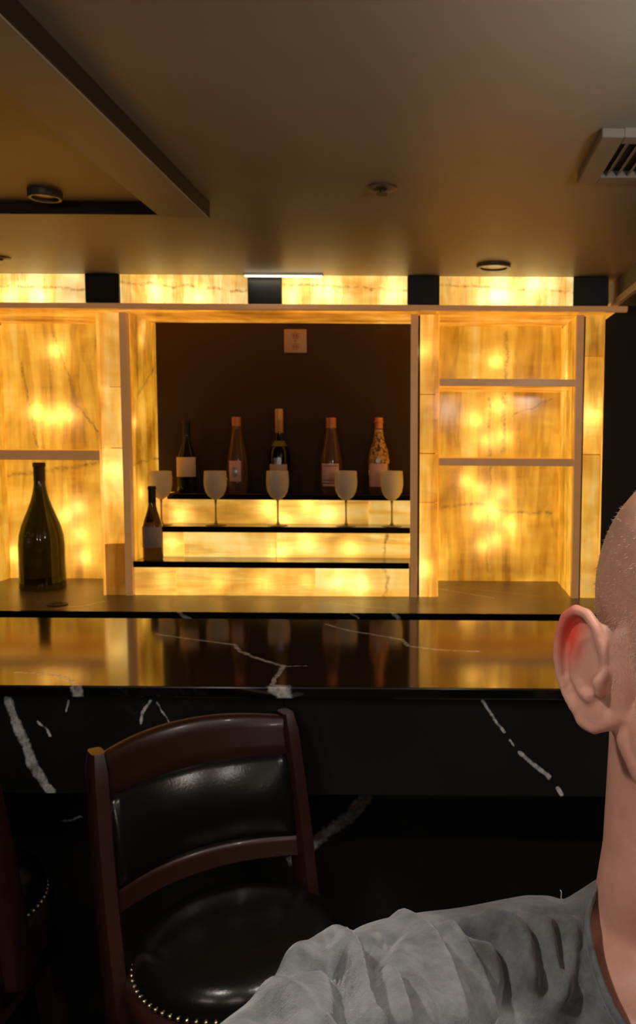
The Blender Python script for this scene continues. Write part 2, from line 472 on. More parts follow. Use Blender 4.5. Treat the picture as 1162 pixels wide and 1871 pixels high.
LED_R1 = [(-1.188, 3.572, 0.98), (-0.95, 3.572, 0.981), (-0.759, 3.572, 0.982), (-0.569, 3.572, 0.984), (-0.426, 3.572, 0.989), (-0.331, 3.572, 0.971)]
LED_R2 = [(-1.188, 3.692, 1.13), (-1.139, 3.692, 1.125), (-0.71, 3.692, 1.091), (-0.648, 3.692, 1.129), (-0.587, 3.692, 1.136), (-0.538, 3.692, 1.142), (-0.391, 3.692, 1.118), (-0.146, 3.692, 1.095)]
LED_R3 = [(-1.186, 3.812, 1.25), (-0.883, 3.812, 1.29), (-0.782, 3.812, 1.283), (-0.757, 3.812, 1.253), (-0.707, 3.812, 1.228), (-0.668, 3.812, 1.291), (-0.605, 3.812, 1.292), (-0.555, 3.812, 1.274), (-0.504, 3.812, 1.259), (-0.131, 3.812, 1.231)]
LED_RET = [(-1.35, 3.724, 2.131), (-1.35, 3.641, 1.887), (-1.35, 3.587, 1.671), (-1.35, 3.679, 1.454), (-1.35, 3.645, 1.358), (-1.35, 3.666, 1.258), (-1.35, 3.704, 2.037), (0.612, 3.714, 2.002), (0.612, 3.762, 1.885)]
LED_COL = [(-1.397, 3.562, 1.459), (-1.403, 3.562, 1.247), (-0.062, 3.562, 1.977), (-0.059, 3.562, 1.232), (-0.051, 3.562, 1.041), (0.659, 3.562, 1.844), (0.662, 3.562, 1.705), (0.645, 3.562, 1.935)]
BOTTLES = [(-1.164, 3.81, 1.35, 0.333, 0.0458), (-0.932, 3.81, 1.35, 0.349, 0.0458), (-0.735, 3.81, 1.35, 0.388, 0.0484), (-0.495, 3.81, 1.35, 0.349, 0.0509), (-0.275, 3.81, 1.35, 0.351, 0.0484), (-1.243, 3.56, 1.072, 0.32, 0.0427), (-1.788, 3.681, 0.92, 0.568, 0.0994)]
GLASSES = [(-1.244, 3.68, 1.212, 0.242), (-0.999, 3.68, 1.212, 0.244), (-0.72, 3.68, 1.212, 0.246), (-0.413, 3.68, 1.212, 0.248), (-0.207, 3.68, 1.212, 0.249)]
PLATE = (-0.6683, 3.88, 2.0554)
GROM = (-1.5469, 3.2989, 0.92)
GLINT = (-1.4497, 3.2908, 0.92)
DET1 = (-1.1378, 2.434, 2.302)
DET2 = (-0.1551, 2.2667, 2.27)
DET3 = (0.2086, 3.225, 2.27)
DET4 = (-1.6428, 3.1456, 2.27)
STRIP = ((-0.7943, 3.4, 2.2702), (-0.4723, 3.4, 2.2722))
FOLDS = [([(-0.0679, 0.3872, 1.3294), (-0.0676, 0.4596, 1.2896), (-0.0595, 0.4723, 1.2883), (-0.0434, 0.3997, 1.328), (-0.0338, 0.357, 1.3414), (-0.0278, 0.3224, 1.3492)], 0.0101, 0.009), ([(-0.0587, 0.3804, 1.3349), (-0.0503, 0.3918, 1.3311), (-0.041, 0.3582, 1.3432), (-0.0333, 0.3164, 1.3536)], -0.013, 0.0055), ([(-0.0413, 0.4534, 1.3038), (-0.03, 0.4076, 1.3228), (-0.0279, 0.3726, 1.3334), (-0.0251, 0.3472, 1.3406), (-0.0219, 0.3299, 1.3434)], -0.0116, 0.006), ([(-0.0269, 0.4794, 1.291), (-0.0291, 0.4371, 1.311), (-0.0294, 0.4081, 1.3225)], -0.0087, 0.006), ([(-0.0214, 0.5089, 1.2772), (-0.0104, 0.4952, 1.2802), (-0.0016, 0.4548, 1.2922), (0.0046, 0.4202, 1.2977), (0.0088, 0.3916, 1.2978)], 0.0101, 0.009), ([(-0.0019, 0.5172, 1.2684), (0.0085, 0.4813, 1.2748), (0.0146, 0.4563, 1.2761), (0.0223, 0.4392, 1.265)], -0.0087, 0.005), ([(0.0098, 0.5226, 1.2651), (0.0195, 0.5044, 1.2598), (0.0258, 0.4857, 1.2523), (0.0314, 0.4745, 1.239)], 0.0087, 0.006), ([(0.021, 0.53, 1.2637), (0.0314, 0.5289, 1.2621), (0.0433, 0.5294, 1.2603), (0.0489, 0.5165, 1.2551), (0.0513, 0.5015, 1.2453), (0.0487, 0.4915, 1.2375)], -0.013, 0.006), ([(0.0396, 0.5414, 1.2616), (0.0525, 0.5376, 1.26), (0.0607, 0.5259, 1.2557), (0.0617, 0.5071, 1.2452)], 0.0087, 0.008), ([(0.0679, 0.5403, 1.2585), (0.069, 0.5176, 1.2496), (0.0728, 0.503, 1.2369)], -0.0072, 0.005), ([(0.0776, 0.5422, 1.2574), (0.078, 0.5168, 1.2463), (0.0791, 0.5023, 1.2329)], 0.0087, 0.006), ([(0.084, 0.5393, 1.2552), (0.0837, 0.5156, 1.2434)], -0.0072, 0.005), ([(0.0956, 0.5477, 1.2541), (0.0895, 0.5199, 1.2443), (0.0842, 0.5085, 1.2369)], 0.0072, 0.007), ([(-0.0172, 0.4088, 1.3177), (-0.0105, 0.377, 1.3221), (-0.0074, 0.3584, 1.3225)], -0.0058, 0.006), ([(-0.0243, 0.3993, 1.3239), (-0.0172, 0.367, 1.3292), (-0.0137, 0.3448, 1.3326)], 0.0058, 0.006), ([(-0.0714, 0.3446, 1.3473), (-0.0579, 0.3231, 1.3577), (-0.0482, 0.3043, 1.3626)], 0.0058, 0.008), ([(-0.0708, 0.3196, 1.3577), (-0.0599, 0.2983, 1.367)], -0.0058, 0.007)]

# ------------------------------------------------------------------ the room
X0, X1, Y0, Y1 = -3.2, 1.8, -2.6, 4.08
struct(MB().box(X0, X1, Y0, Y1, -0.05, 0.0).build('floor', M['floor']))
HX0, HX1, HY0, HY1, HZ = -2.8, -0.80, 0.2, 2.55, 2.302      # the raised tray in the ceiling
cb = MB()
cb.box(X0, HX0, Y0, Y1, CEIL, CEIL + 0.09).box(HX1, X1, Y0, Y1, CEIL, CEIL + 0.09)
cb.box(HX0, HX1, Y0, HY0, CEIL, CEIL + 0.09).box(HX0, HX1, HY1, Y1, CEIL, CEIL + 0.09)
cb.box(HX0, HX1, HY0, HY1, HZ, CEIL + 0.09)
ceiling = struct(cb.build('ceiling', M['ceiling']))
struct(MB().box(HX1, -0.66, HY0 - 0.14, 2.41, CEIL - 0.045, CEIL, bevel=0.004).build('trim_1', M['ceiling']), 'dropped band along the raised ceiling tray')
struct(MB().box(X0, X1, Y1, Y1 + 0.1, 0, CEIL).build('wall_back', M['dark_wall']))
struct(MB().box(X0 - 0.1, X0, Y0, Y1, 0, CEIL).build('wall_left', M['dark_wall']))
struct(MB().box(X1, X1 + 0.1, Y0, Y1, 0, CEIL).build('wall_right', M['dark_wall']))
struct(MB().box(X0, X1, Y0 - 0.1, Y0, 0, CEIL).build('wall_front', M['dark_wall']))
sof = struct(MB().box(0.735, X1, 2.2, 3.62, 2.185, CEIL).build('trim_2', M['grey_wall']), 'grey dropped soffit beside the back bar')
struct(MB().box(0.722, 0.745, 2.2, 3.60, 2.158, 2.185, bevel=0.003).build('trim_3', M['white_trim']), 'white edge moulding under the grey soffit')

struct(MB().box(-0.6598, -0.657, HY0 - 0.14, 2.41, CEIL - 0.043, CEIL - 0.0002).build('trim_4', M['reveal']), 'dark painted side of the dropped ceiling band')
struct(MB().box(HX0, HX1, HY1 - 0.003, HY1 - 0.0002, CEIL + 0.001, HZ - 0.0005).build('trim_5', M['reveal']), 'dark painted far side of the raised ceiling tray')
# ------------------------------------------------------------------ back bar
BB = thing('back_bar', 'built-in back bar of glowing honey onyx with niches and columns', 'back bar', (-0.6, 3.75, 0.92), room=True)
YC, YB, ZC = 3.52, 3.95, 0.92            # column fronts, niche backs, counter height
ZT = 2.152                               # top of the ledge
WARM = (1.0, 0.86, 0.50)

def slab(name, parent, x0, x1, y0, y1, z0, z1, mat, skip=()):
    return MB().box(x0, x1, y0, y1, z0, z1, skip=skip).build(name, mat, parent)

def led(pts, power, parent=BB, radius=0.012, color=WARM):
    for p in (pts if len(pts) < 8 else pts[::2]):
        p = (p[0], p[1], min(p[2], 2.10)) if p[1] > 3.52 and p[2] < 2.14 else p
        lamp('led', 'POINT', p, power, color, parent, shadow_soft_size=radius)

seed = [100]
def nseed():
    seed[0] += 1
    return seed[0]

def column(x0, x1, seams, strip, side, lit, strength=0.66):
    """a square column clad in onyx: front slabs, an unlit edge strip, a side slab towards the niche"""
    core = MB().box(x0 + 0.03, x1 - 0.03, YC + 0.05, YB, ZC, 2.13).build('onyx_column', M['dark_wall'], BB)
    a, b = x0, x1
    if strip == 'R': b = x1 - 0.030
    if strip == 'L': a = x0 + 0.030
    zs = [ZC] + sorted(seams) + [2.128]
    g = 0.0016
    cs = nseed()
    for i, (z0, z1) in enumerate(zip(zs[:-1], zs[1:])):
        slab('onyx_slab', core, a + 0.010, b - 0.004, YC, YC + 0.018, z0 + g, z1 - g,
             onyx('onyx_column_face', cs, strength * lit[i], pale=0.25, axis='Z'), skip=('+y',))
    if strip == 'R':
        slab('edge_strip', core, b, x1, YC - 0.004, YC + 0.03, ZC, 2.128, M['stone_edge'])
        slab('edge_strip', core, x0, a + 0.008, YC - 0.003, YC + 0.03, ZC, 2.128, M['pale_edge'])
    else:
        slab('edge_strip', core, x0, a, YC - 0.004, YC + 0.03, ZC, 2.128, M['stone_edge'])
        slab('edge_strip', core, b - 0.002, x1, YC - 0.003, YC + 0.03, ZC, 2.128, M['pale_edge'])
    if 'R' in side:
        slab('side_slab', core, x1 - 0.016, x1, YC + 0.03, YB, ZC, 2.13, onyx('onyx_return', nseed(), 0.70, pale=0.0, axis='Z', cracks=RETURN_CRACKS), skip=('-x',))
    if 'L' in side:
        slab('side_slab', core, x0, x0 + 0.016, YC + 0.03, YB, ZC, 2.13, onyx('onyx_return', nseed(), 0.72, axis='Z'), skip=('+x',))
    return core

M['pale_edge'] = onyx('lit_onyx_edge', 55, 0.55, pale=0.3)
RETURN_CRACKS = [([(-1.32, 3.60, 1.76), (-1.32, 3.70, 1.83), (-1.32, 3.84, 1.92)], 0.007), ([(-1.32, 3.56, 1.49), (-1.32, 3.88, 1.51)], 0.006)]
column(-2.20, -2.075, (1.4, 1.8), 'R', 'R', (1, 1, 1))
column(-1.447, -1.32, (1.145, 1.557, 1.817), 'R', 'RL', (0.16, 1.08, 0.98, 0.85))
column(-0.119, 0.003, (1.331, 1.542, 1.793), 'L', 'RL', (1.1, 0.95, 0.98, 0.92))
column(0.582, 0.701, (1.015, 1.542, 1.958), 'L', 'L', (0.78, 0.85, 1.15, 0.8))

# backs of the two shelved niches
slab('niche_panel', BB, -2.075, -1.447, YB, YB + 0.018, ZC, 2.15,
     onyx('onyx_niche', 211, 0.66, axis='Z', scale=0.9, tilt=-0.2, cracks=[([(-2.07, 3.95, 1.42), (-1.83, 3.95, 1.45), (-1.70, 3.95, 1.47), (-1.5, 3.95, 1.52)], 0.009),
        ([(-1.83, 3.95, 2.1), (-1.72, 3.95, 1.75), (-1.62, 3.95, 1.62)], 0.006), ([(-1.99, 3.95, 1.95), (-1.92, 3.95, 1.55)], 0.006)]), skip=('+y',))
slab('niche_panel', BB, 0.003, 0.582, YB, YB + 0.018, ZC, 2.15,
     onyx('onyx_niche', 219, 0.64, axis='Z', scale=0.9, cracks=[([(0.02, 3.95, 1.28), (0.2, 3.95, 1.29), (0.35, 3.95, 1.26), (0.55, 3.95, 1.25)], 0.007),
        ([(0.25, 3.95, 0.93), (0.235, 3.95, 1.2), (0.255, 3.95, 1.47), (0.24, 3.95, 1.8)], 0.006), ([(0.31, 3.95, 1.55), (0.32, 3.95, 2.1)], 0.012),
        ([(0.35, 3.95, 1.72), (0.54, 3.95, 1.80)], 0.005)]), skip=('+y',))
slab('dark_panel', BB, -1.32, -0.119, 3.88, 3.90, ZC, 2.15, M['backdrop'])
led(LED_LEFT, 0.42); led(LED_RIGHT, 0.30)
led(LED_RET, 0.3); led(LED_COL, 0.2)

# ledge over the niches, header panels and black blocks above it
LG = MB().box(-2.2, 0.775, 3.43, 3.46, 2.130, ZT, bevel=0.002)
ledge = LG.build('ledge', M['stone_edge'], BB)
MB().box(-2.2, 0.74, 3.46, YB + 0.02, 2.138, ZT).build('ledge_slab', onyx('onyx_soffit', 401, 0.42, pale=0.1, axis='X', rough=0.08), ledge)
XS = [-1.453, -1.314, -0.786, -0.647, -0.131, 0.001, 0.551, 0.694]
for i in range(0, 8, 2):
    blk = MB().box(XS[i], XS[i + 1], 3.43, 3.505, ZT, CEIL, bevel=0.003).build('header_block', M['black_block'], BB)
hx = [(-2.2, XS[0]), (XS[1], XS[2]), (XS[3], XS[4]), (XS[5], XS[6])]
for i, (a, b) in enumerate(hx):
    slab('header_panel', BB, a, b, 3.445, 3.461, ZT, CEIL,
         onyx('onyx_header', 311 + 7 * i, 0.74, pale=0.9, axis='Z', scale=1.6, cracks=[([(a, 3.445, 2.235), ((a + b) / 2, 3.445, 2.222), (b, 3.445, 2.208)], 0.005)]), skip=('+y',))
led(LED_HEAD, 0.36)

# shelves in the side niches
for (a, b, z0, z1) in ((-2.075, -1.447, 1.504, 1.546), (0.003, 0.582, 1.830, 1.860), (0.003, 0.582, 1.491, 1.523)):
    s = MB().box(a, b, YC + 0.013, YB, z0 + 0.001, z1 - 0.001).build('shelf', onyx('onyx_shelf', nseed(), 0.38, pale=0.15, axis='X', rough=0.1), BB)
    MB().box(a, b, YC + 0.001, YC + 0.013, z0, z1, bevel=0.002).build('front_edge', M['stone_edge'], s)

# ------------------------------------------------------------------ stepped bottle display in the middle niche
ST = thing('bottle_display_steps', 'three-tier stepped bottle stand of lit onyx risers and black treads', 'display stand', (-0.72, 3.7, 0.92), room=True)
tiers = [(3.53, 0.92, 1.046, -1.316, (-1.135, -0.53), LED_R1, 1.0), (3.65, 1.046, 1.186, -1.316, (-1.136, -0.72), LED_R2, 0.95), (3.77, 1.186, 1.326, -1.316, (-1.241, -0.32), LED_R3, 0.8)]
CR = [([(-0.235, 3.53, 1.046), (-0.205, 3.53, 1.0), (-0.222, 3.53, 0.96), (-0.235, 3.53, 0.92)], 0.007)], [([(-0.225, 3.65, 1.186), (-0.24, 3.65, 1.12), (-0.25, 3.65, 1.05)], 0.007)], None
for i, (y, z0, z1, xa, sm, leds, stg) in enumerate(tiers):
    xs = [xa] + [s for s in sm] + [-0.123]
    for a, b in zip(xs[:-1], xs[1:]):
        slab('riser', ST, a + 0.0008, b - 0.0008, y, y + 0.016, z0, z1, onyx('onyx_riser', nseed(), stg * 0.80, pale=0.4, axis='X', scale=0.9, cracks=CR[i] if b > -0.2 else None), skip=('+y',))
    led(leds, 0.20 if i == 0 else 0.34, ST)
for (y0, y1, zt, xa) in ((3.50, 3.652, 1.072, -1.31), (3.62, 3.772, 1.212, -1.235), (3.735, 3.879, 1.350, -1.235)):
    MB().box(xa, -0.123, y0, y1, zt - 0.026, zt, bevel=0.0015).build('tread', M['black_tread'], ST)
for (y0, y1, zt) in ((3.655, 3.77, 1.21), (3.775, 3.878, 1.348)):
    slab('end_infill', ST, -1.316, -1.236, y0, y1, zt - 0.024, zt, onyx('onyx_infill', nseed(), 0.6, pale=0.2))

# ------------------------------------------------------------------ back counter
BC = thing('back_counter', 'low back counter of dull dark stone under the onyx niches', 'counter', (-0.6, 3.6, 0.0), room=True)
M['counter_top'] = marble('brushed_dark_stone', CTRV, base=(0.16, 0.14, 0.108), rough=0.32, ior=1.45, white=(0.50, 0.45, 0.36), warp=0.03)
M['counter_edge'] = marble('black_stone_edge', [([(-1.02, 3.18, 0.925), (-1.0, 3.18, 0.905), (-0.97, 3.18, 0.89)], 0.008), ([(-0.175, 3.18, 0.92), (-0.15, 3.18, 0.9)], 0.008), ([(-0.34, 3.18, 0.92), (-0.31, 3.18, 0.9)], 0.004)], rough=0.15)
MB().box(X0 + 0.002, 1.25, 3.19, YB + 0.1, 0.885, 0.92).build('counter_slab', M['counter_top'], BC)
MB().box(X0 + 0.002, 1.25, 3.18, 3.19, 0.880, 0.92, bevel=0.002).build('front_edge', M['counter_edge'], BC)
for i in range(6):
    a = X0 + 0.002 + i * 0.74
    MB().box(a + 0.004, a + 0.736, 3.22, 3.24, 0.10, 0.875, bevel=0.003).build('cabinet_door', M['black_block'], BC)
MB().box(X0 + 0.002, 1.25, 3.24, YB + 0.1, 0.0, 0.885).build('cabinet_body', M['black_block'], BC)

gr = thing('cable_grommet', 'small flat black ring lying on the stone back counter', 'grommet', (GROM[0], GROM[1], ZC))
MB().lathe([(0.020, 0.0), (0.040, 0.0), (0.040, 0.004), (0.036, 0.006), (0.020, 0.005), (0.020, 0.0)], 28).build('rim', M['slot'], gr, auto=40)
MB().lathe([(0.0, 0.0), (0.0195, 0.0), (0.0195, 0.002), (0.0, 0.002)], 24).build('cap', M['fixture'], gr)

# ------------------------------------------------------------------ front bar
M['bar_top'] = marble('black_marble_top', TOPV, rough=0.085, ior=2.4, warp=0.018)
M['bar_front'] = marble('black_marble_front', APRV, rough=0.30, ior=1.5, base=(0.013, 0.013, 0.0122), warp=0.014)
M['bar_low'] = marble('black_marble_base', LOWV, rough=0.30, ior=1.5, base=(0.011, 0.010, 0.009), warp=0.024, white=(0.96, 0.96, 0.94))
bt = MB().box(X0 + 0.002, 1.05, 1.705, 2.376, 1.045, 1.07, bevel=0.003, seg=2).build('marble_worktop', M['bar_top'])
tag(bt, 'long polished black marble bar top with white veins, mirroring the onyx', 'bar top')
BF = thing('bar_counter', 'black veined marble front of the bar under its polished top', 'bar', (-0.6, 2.0, 0.0), room=True)
ax = [X0 + 0.002, -1.60, -0.328, 0.95]
for a, b in zip(ax[:-1], ax[1:]):
    MB().box(a + 0.0006, b - 0.0006, 1.72, 1.75, 0.827, 1.0449, bevel=0.0008).build('apron_panel', M['bar_front'], BF)
    MB().box(a + 0.0006, b - 0.0006, 1.95, 1.98, 0.10, 1.0449, bevel=0.0008).build('base_panel', M['bar_low'], BF)
MB().box(X0 + 0.002, 0.95, 1.75, 1.95, 0.827, 0.845).build('apron_underside', M['black_block'], BF)
MB().box(X0 + 0.002, 0.95, 1.98, 2.34, 0.0, 1.0449).build('bar_body', M['black_block'], BF)
MB().box(X0 + 0.002, 0.95, 1.96, 1.98, 0.0, 0.10).build('plinth', M['black_block'], BF)

# ------------------------------------------------------------------ bottles
def arc_label(r, z0, z1, half, off=0.0008, n=16):
    return MB().lathe([(r + off - 0.0006, z0), (r + off, z0 + 0.0008), (r + off, z1 - 0.0008), (r + off - 0.0006, z1)], n, a0=-math.pi / 2 - half, a1=-math.pi / 2 + half)

def bottle(label, loc, H, R, kind, rotz=0.0):
    """kind sets the outline: 'burgundy' sloping, 'champagne', 'flute' long taper"""
    t = thing('wine_bottle', label, 'bottle', loc, rotz=rotz, group='bottles on the back bar')
    nk = R * 0.34
    outl = {
        'burgundy': [(0, 0.012), (0.55, 0.012), (0.92, 0.0), (1.0, 0.02), (1.0, 0.40), (0.97, 0.45), (0.84, 0.53), (0.64, 0.61), (0.48, 0.68), (0.40, 0.74), (0.36, 0.80), (0.35, 0.955), (0.40, 0.958), (0.40, 0.985), (0.36, 0.99), (0.34, 1.0), (0, 1.0)],
        'champagne': [(0, 0.02), (0.5, 0.02), (0.93, 0.0), (1.0, 0.018), (1.0, 0.44), (0.97, 0.49), (0.86, 0.56), (0.68, 0.64), (0.52, 0.71), (0.42, 0.78), (0.37, 0.85), (0.35, 0.93), (0.42, 0.935), (0.42, 0.955), (0.36, 0.96), (0.36, 1.0), (0, 1.0)],
        'flute': [(0, 0.015), (0.55, 0.015), (0.92, 0.0), (0.98, 0.02), (1.0, 0.25), (0.99, 0.38), (0.93, 0.48), (0.80, 0.58), (0.66, 0.68), (0.54, 0.77), (0.46, 0.84), (0.42, 0.90), (0.43, 0.905), (0.43, 1.0), (0, 1.0)],
        'prestige': [(0, 0.02), (0.5, 0.02), (0.95, 0.0), (1.0, 0.015), (0.98, 0.20), (0.99, 0.34), (1.0, 0.44), (0.93, 0.50), (0.74, 0.56), (0.50, 0.61), (0.40, 0.66), (0.36, 0.72), (0.36, 0.99), (0.33, 1.0), (0, 1.0)],
        'jeroboam': [(0, 0.02), (0.5, 0.02), (0.96, 0.0), (1.0, 0.012), (0.98, 0.06), (0.975, 0.20), (0.97, 0.36), (0.93, 0.43), (0.83, 0.50), (0.68, 0.57), (0.52, 0.64), (0.40, 0.70), (0.31, 0.76), (0.255, 0.82), (0.235, 0.88), (0.23, 0.965), (0.26, 0.97), (0.26, 0.99), (0.23, 1.0), (0, 1.0)],
    }[kind]
    return t, [(R * a, H * b) for a, b in outl]

def body(t, prof, mat, n=36):
    o = MB().lathe(prof, n).build('body', mat, t, smooth=True, auto=50)
    return o

def sleeve(t, name, prof, H, z0, z1, mat, off=0.0012):
    """a foil or band that follows the outline between two heights"""
    pts = [(r, z) for r, z in prof if z0 * H < z < z1 * H and r > 0]
    def rad(z):
        for (r0, a), (r1, b) in zip(prof[:-1], prof[1:]):
            if a <= z <= b and b > a: return r0 + (r1 - r0) * (z - a) / (b - a)
        return prof[-2][0]
    pp = [(rad(z0 * H) + off * 0.3, z0 * H), (rad(z0 * H) + off, z0 * H + 0.001)] + [(r + off, z) for r, z in pts] + [(rad(z1 * H - 0.0005) + off, z1 * H + off)]
    if z1 >= 0.999: pp.append((0.0, z1 * H + off * 1.2))
    else: pp.append((rad(z1 * H) + off * 0.3, z1 * H + 0.001 + off))
    return MB().lathe(pp, 32).build(name, mat, t, auto=40)

b = BOTTLES
t, p = bottle('dark slim bottle with cream label, leftmost on the top tread', b[0][:3], b[0][3], b[0][4], 'burgundy')
body(t, p, M['black_glass'])
arc_label(b[0][4], 0.075, 0.165, 1.25).build('label', M['paper'], t, auto=40)
sleeve(t, 'neck_foil', p, b[0][3], 0.80, 1.0, M['black_block'])
t, p = bottle('rose bottle with copper cap and small pink label, between dark and gold-topped bottles', b[1][:3], b[1][3], b[1][4], 'flute')
body(t, p, M['rose_glass'])
sleeve(t, 'cap_foil', p, b[1][3], 0.885, 1.0, M['copper'])
lb = arc_label(b[1][4], 0.055, 0.150, 0.62).build('label', M['paper_pink'], t, auto=40)
arc_label(b[1][4], 0.075, 0.120, 0.22, off=0.0016).build('printed_crest', M['silver'], lb, auto=40)
t, p = bottle('dark green bottle with tall gold foil, tallest on the top tread', b[2][:3], b[2][3], b[2][4], 'prestige')
body(t, p, M['green_glass'])
sleeve(t, 'gold_foil', p, b[2][3], 0.72, 1.0, M['gold'])
MB().tube([(b[2][4] * 0.395 * math.cos(a), b[2][4] * 0.395 * math.sin(a), b[2][3] * 0.87) for a in np.linspace(0, 2 * math.pi, 24, endpoint=False)], 0.002, 6, True).build('foil_ring', M['gold'], t, True)
sleeve(t, 'neck_band', p, b[2][3], 0.56, 0.62, M['olive'])
lb = arc_label(b[2][4], 0.06, 0.135, 0.95, off=0.001).build('label', M['paper_grey'], t, auto=40)
MB().lathe([(b[2][4] + 0.0012, 0.135), (b[2][4] + 0.0012, 0.165)], 8, a0=-math.pi / 2 - 0.35, a1=-math.pi / 2 + 0.35).build('shield', M['silver'], lb)
t, p = bottle('rose bottle with copper cap and pink label, right of the gold-topped bottle', b[3][:3], b[3][3], b[3][4], 'flute')
body(t, p, M['rose_glass'])
sleeve(t, 'cap_foil', p, b[3][3], 0.87, 1.0, M['copper'])
lb = arc_label(b[3][4], 0.050, 0.140, 0.85).build('label', M['paper_pink'], t, auto=40)
arc_label(b[3][4], 0.128, 0.131, 0.70, off=0.0016).build('printed_rule', M['ink'], lb)
arc_label(b[3][4], 0.062, 0.066, 0.70, off=0.0016).build('printed_rule', M['ink'], lb)
arc_label(b[3][4], 0.036, 0.046, 0.75).build('lower_label', M['paper_pink'], t, auto=40)
t, p = bottle('patterned rose-gold bottle, rightmost on the top tread', b[4][:3], b[4][3], b[4][4], 'champagne')
body(t, p, M['rose_glass'])
sleeve(t, 'cap_foil', p, b[4][3], 0.86, 1.0, M['copper'])
sleeve(t, 'ornament_sleeve', p, b[4][3], 0.40, 0.84, M['ornament'], off=0.0010)
lb = arc_label(b[4][4], 0.035, 0.150, 1.0).build('label', M['paper_pink'], t, auto=40)
md = MB().lathe([(0.0, 0.0), (0.011, 0.0), (0.011, 0.0012), (0.0, 0.0012)], 20).build('medallion', M['silver'], t)
md.rotation_euler = (math.pi / 2, 0, 0); md.location = (0, -b[4][4] - 0.0005, 0.155)
t, p = bottle('small dark wine bottle with blank grey label on the lowest tread', b[5][:3], b[5][3], b[5][4], 'burgundy')
body(t, p, M['black_glass'])
arc_label(b[5][4], 0.055, 0.145, 1.35).build('label', M['paper_grey'], t, auto=40)
sleeve(t, 'neck_foil', p, b[5][3], 0.78, 1.0, M['black_block'])
t, p = bottle('giant dark green champagne bottle standing under the left niche shelf', b[6][:3], b[6][3], b[6][4], 'jeroboam')
body(t, p, M['green_glass'], 48)
R6 = b[6][4] * 0.972
em = MB()
for (u, z, w, h) in ((-0.26, 0.246, 0.010, 0.004), (-0.20, 0.256, 0.006, 0.008), (-0.13, 0.262, 0.008, 0.006), (-0.05, 0.257, 0.006, 0.009), (0.05, 0.249, 0.014, 0.004), (0.10, 0.255, 0.006, 0.006), (-0.10, 0.222, 0.012, 0.010), (-0.10, 0.234, 0.008, 0.006)):
    a = -math.pi / 2 + u
    em.lathe([(R6 + 0.001, z - h / 2), (R6 + 0.0016, z), (R6 + 0.001, z + h / 2)], 4, a0=a - w / R6 / 2, a1=a + w / R6 / 2)
em.build('printed_emblem', M['silver'], t)
sc_ = MB()
rs = random.Random(5)
for i in range(22):
    a = -math.pi / 2 - 0.42 + i * 0.038
    sc_.lathe([(R6 + 0.001, 0.128 + rs.uniform(-.002, .002)), (R6 + 0.0014, 0.131 + rs.uniform(0, .004))], 2, a0=a, a1=a + rs.uniform(0.012, 0.026))
sc_.build('printed_script', M['fixture'], t)
sleeve(t, 'neck_foil', p, b[6][3], 0.86, 1.0, M['black_block'])

# ------------------------------------------------------------------ frosted wine glasses
names = ['frosted wine glass at the left end, just right of the small dark bottle',
         'frosted wine glass in front of the copper-capped rose bottle, second from left',
         'frosted wine glass standing right in front of the gold-topped bottle',
         'frosted wine glass between the two right-hand rose bottles, second from right',
         'frosted wine glass at the right end, beside the onyx column']
for (x, y, z, h), nm in zip(GLASSES, names):
    t = thing('wine_glass', nm, 'wine glass', (x, y, z), group='frosted wine glasses on the middle tread')
    zb = 0.118
    MB().lathe([(0.0, zb + 0.003), (0.014, zb + 0.004), (0.030, zb + 0.016), (0.043, zb + 0.038), (0.0485, zb + 0.065), (0.0485, zb + 0.09), (0.046, h - 0.001), (0.0468, h), (0.048, h - 0.001),
                (0.0505, zb + 0.09), (0.0505, zb + 0.065), (0.045, zb + 0.036), (0.032, zb + 0.014), (0.015, zb + 0.001), (0.006, zb - 0.004)], 32).build('bowl', M['frosted'], t, smooth=True)
    MB().lathe([(0.0055, zb - 0.002), (0.0045, 0.09), (0.004, 0.05), (0.0045, 0.02), (0.008, 0.008)], 16).build('stem', M['frosted_stem'], t, smooth=True)
    MB().lathe([(0.0, 0.010), (0.008, 0.008), (0.022, 0.004), (0.044, 0.0022), (0.046, 0.001), (0.0455, 0.0), (0.0, 0.0)], 32).build('foot', M['frosted_stem'], t, auto=40)

# ------------------------------------------------------------------ socket plate on the dark panel
pl = thing('outlet_plate', 'beige double socket plate high on the dark brown panel', 'outlet', (PLATE[0], 3.8795, PLATE[2] - 0.055), group=None)
w, h = 0.053, 0.055
MB().box(-w, w, -0.007, 0.0, 0.0, 2 * h, bevel=0.005, seg=3).build('cover', M['plate'], pl, auto=40)
for z in (0.030, 0.080):
    s = MB().lathe([(0.0, 0.0), (0.0175, 0.0), (0.0175, 0.004), (0.0, 0.004)], 24).build('socket', M['plate_dark'], pl, auto=40)
    s.rotation_euler = (math.pi / 2, 0, 0); s.location = (0, -0.0055, z)
    for dx in (-0.006, 0.006):
        MB().box(dx - 0.0012, dx + 0.0012, -0.005, 0.004, 0.0038, 0.0046).build('slot', M['slot'], s)
MB().sphere((0, -0.0075, 0.055), (0.003, 0.002, 0.003)).build('screw', M['fixture'], pl, True)

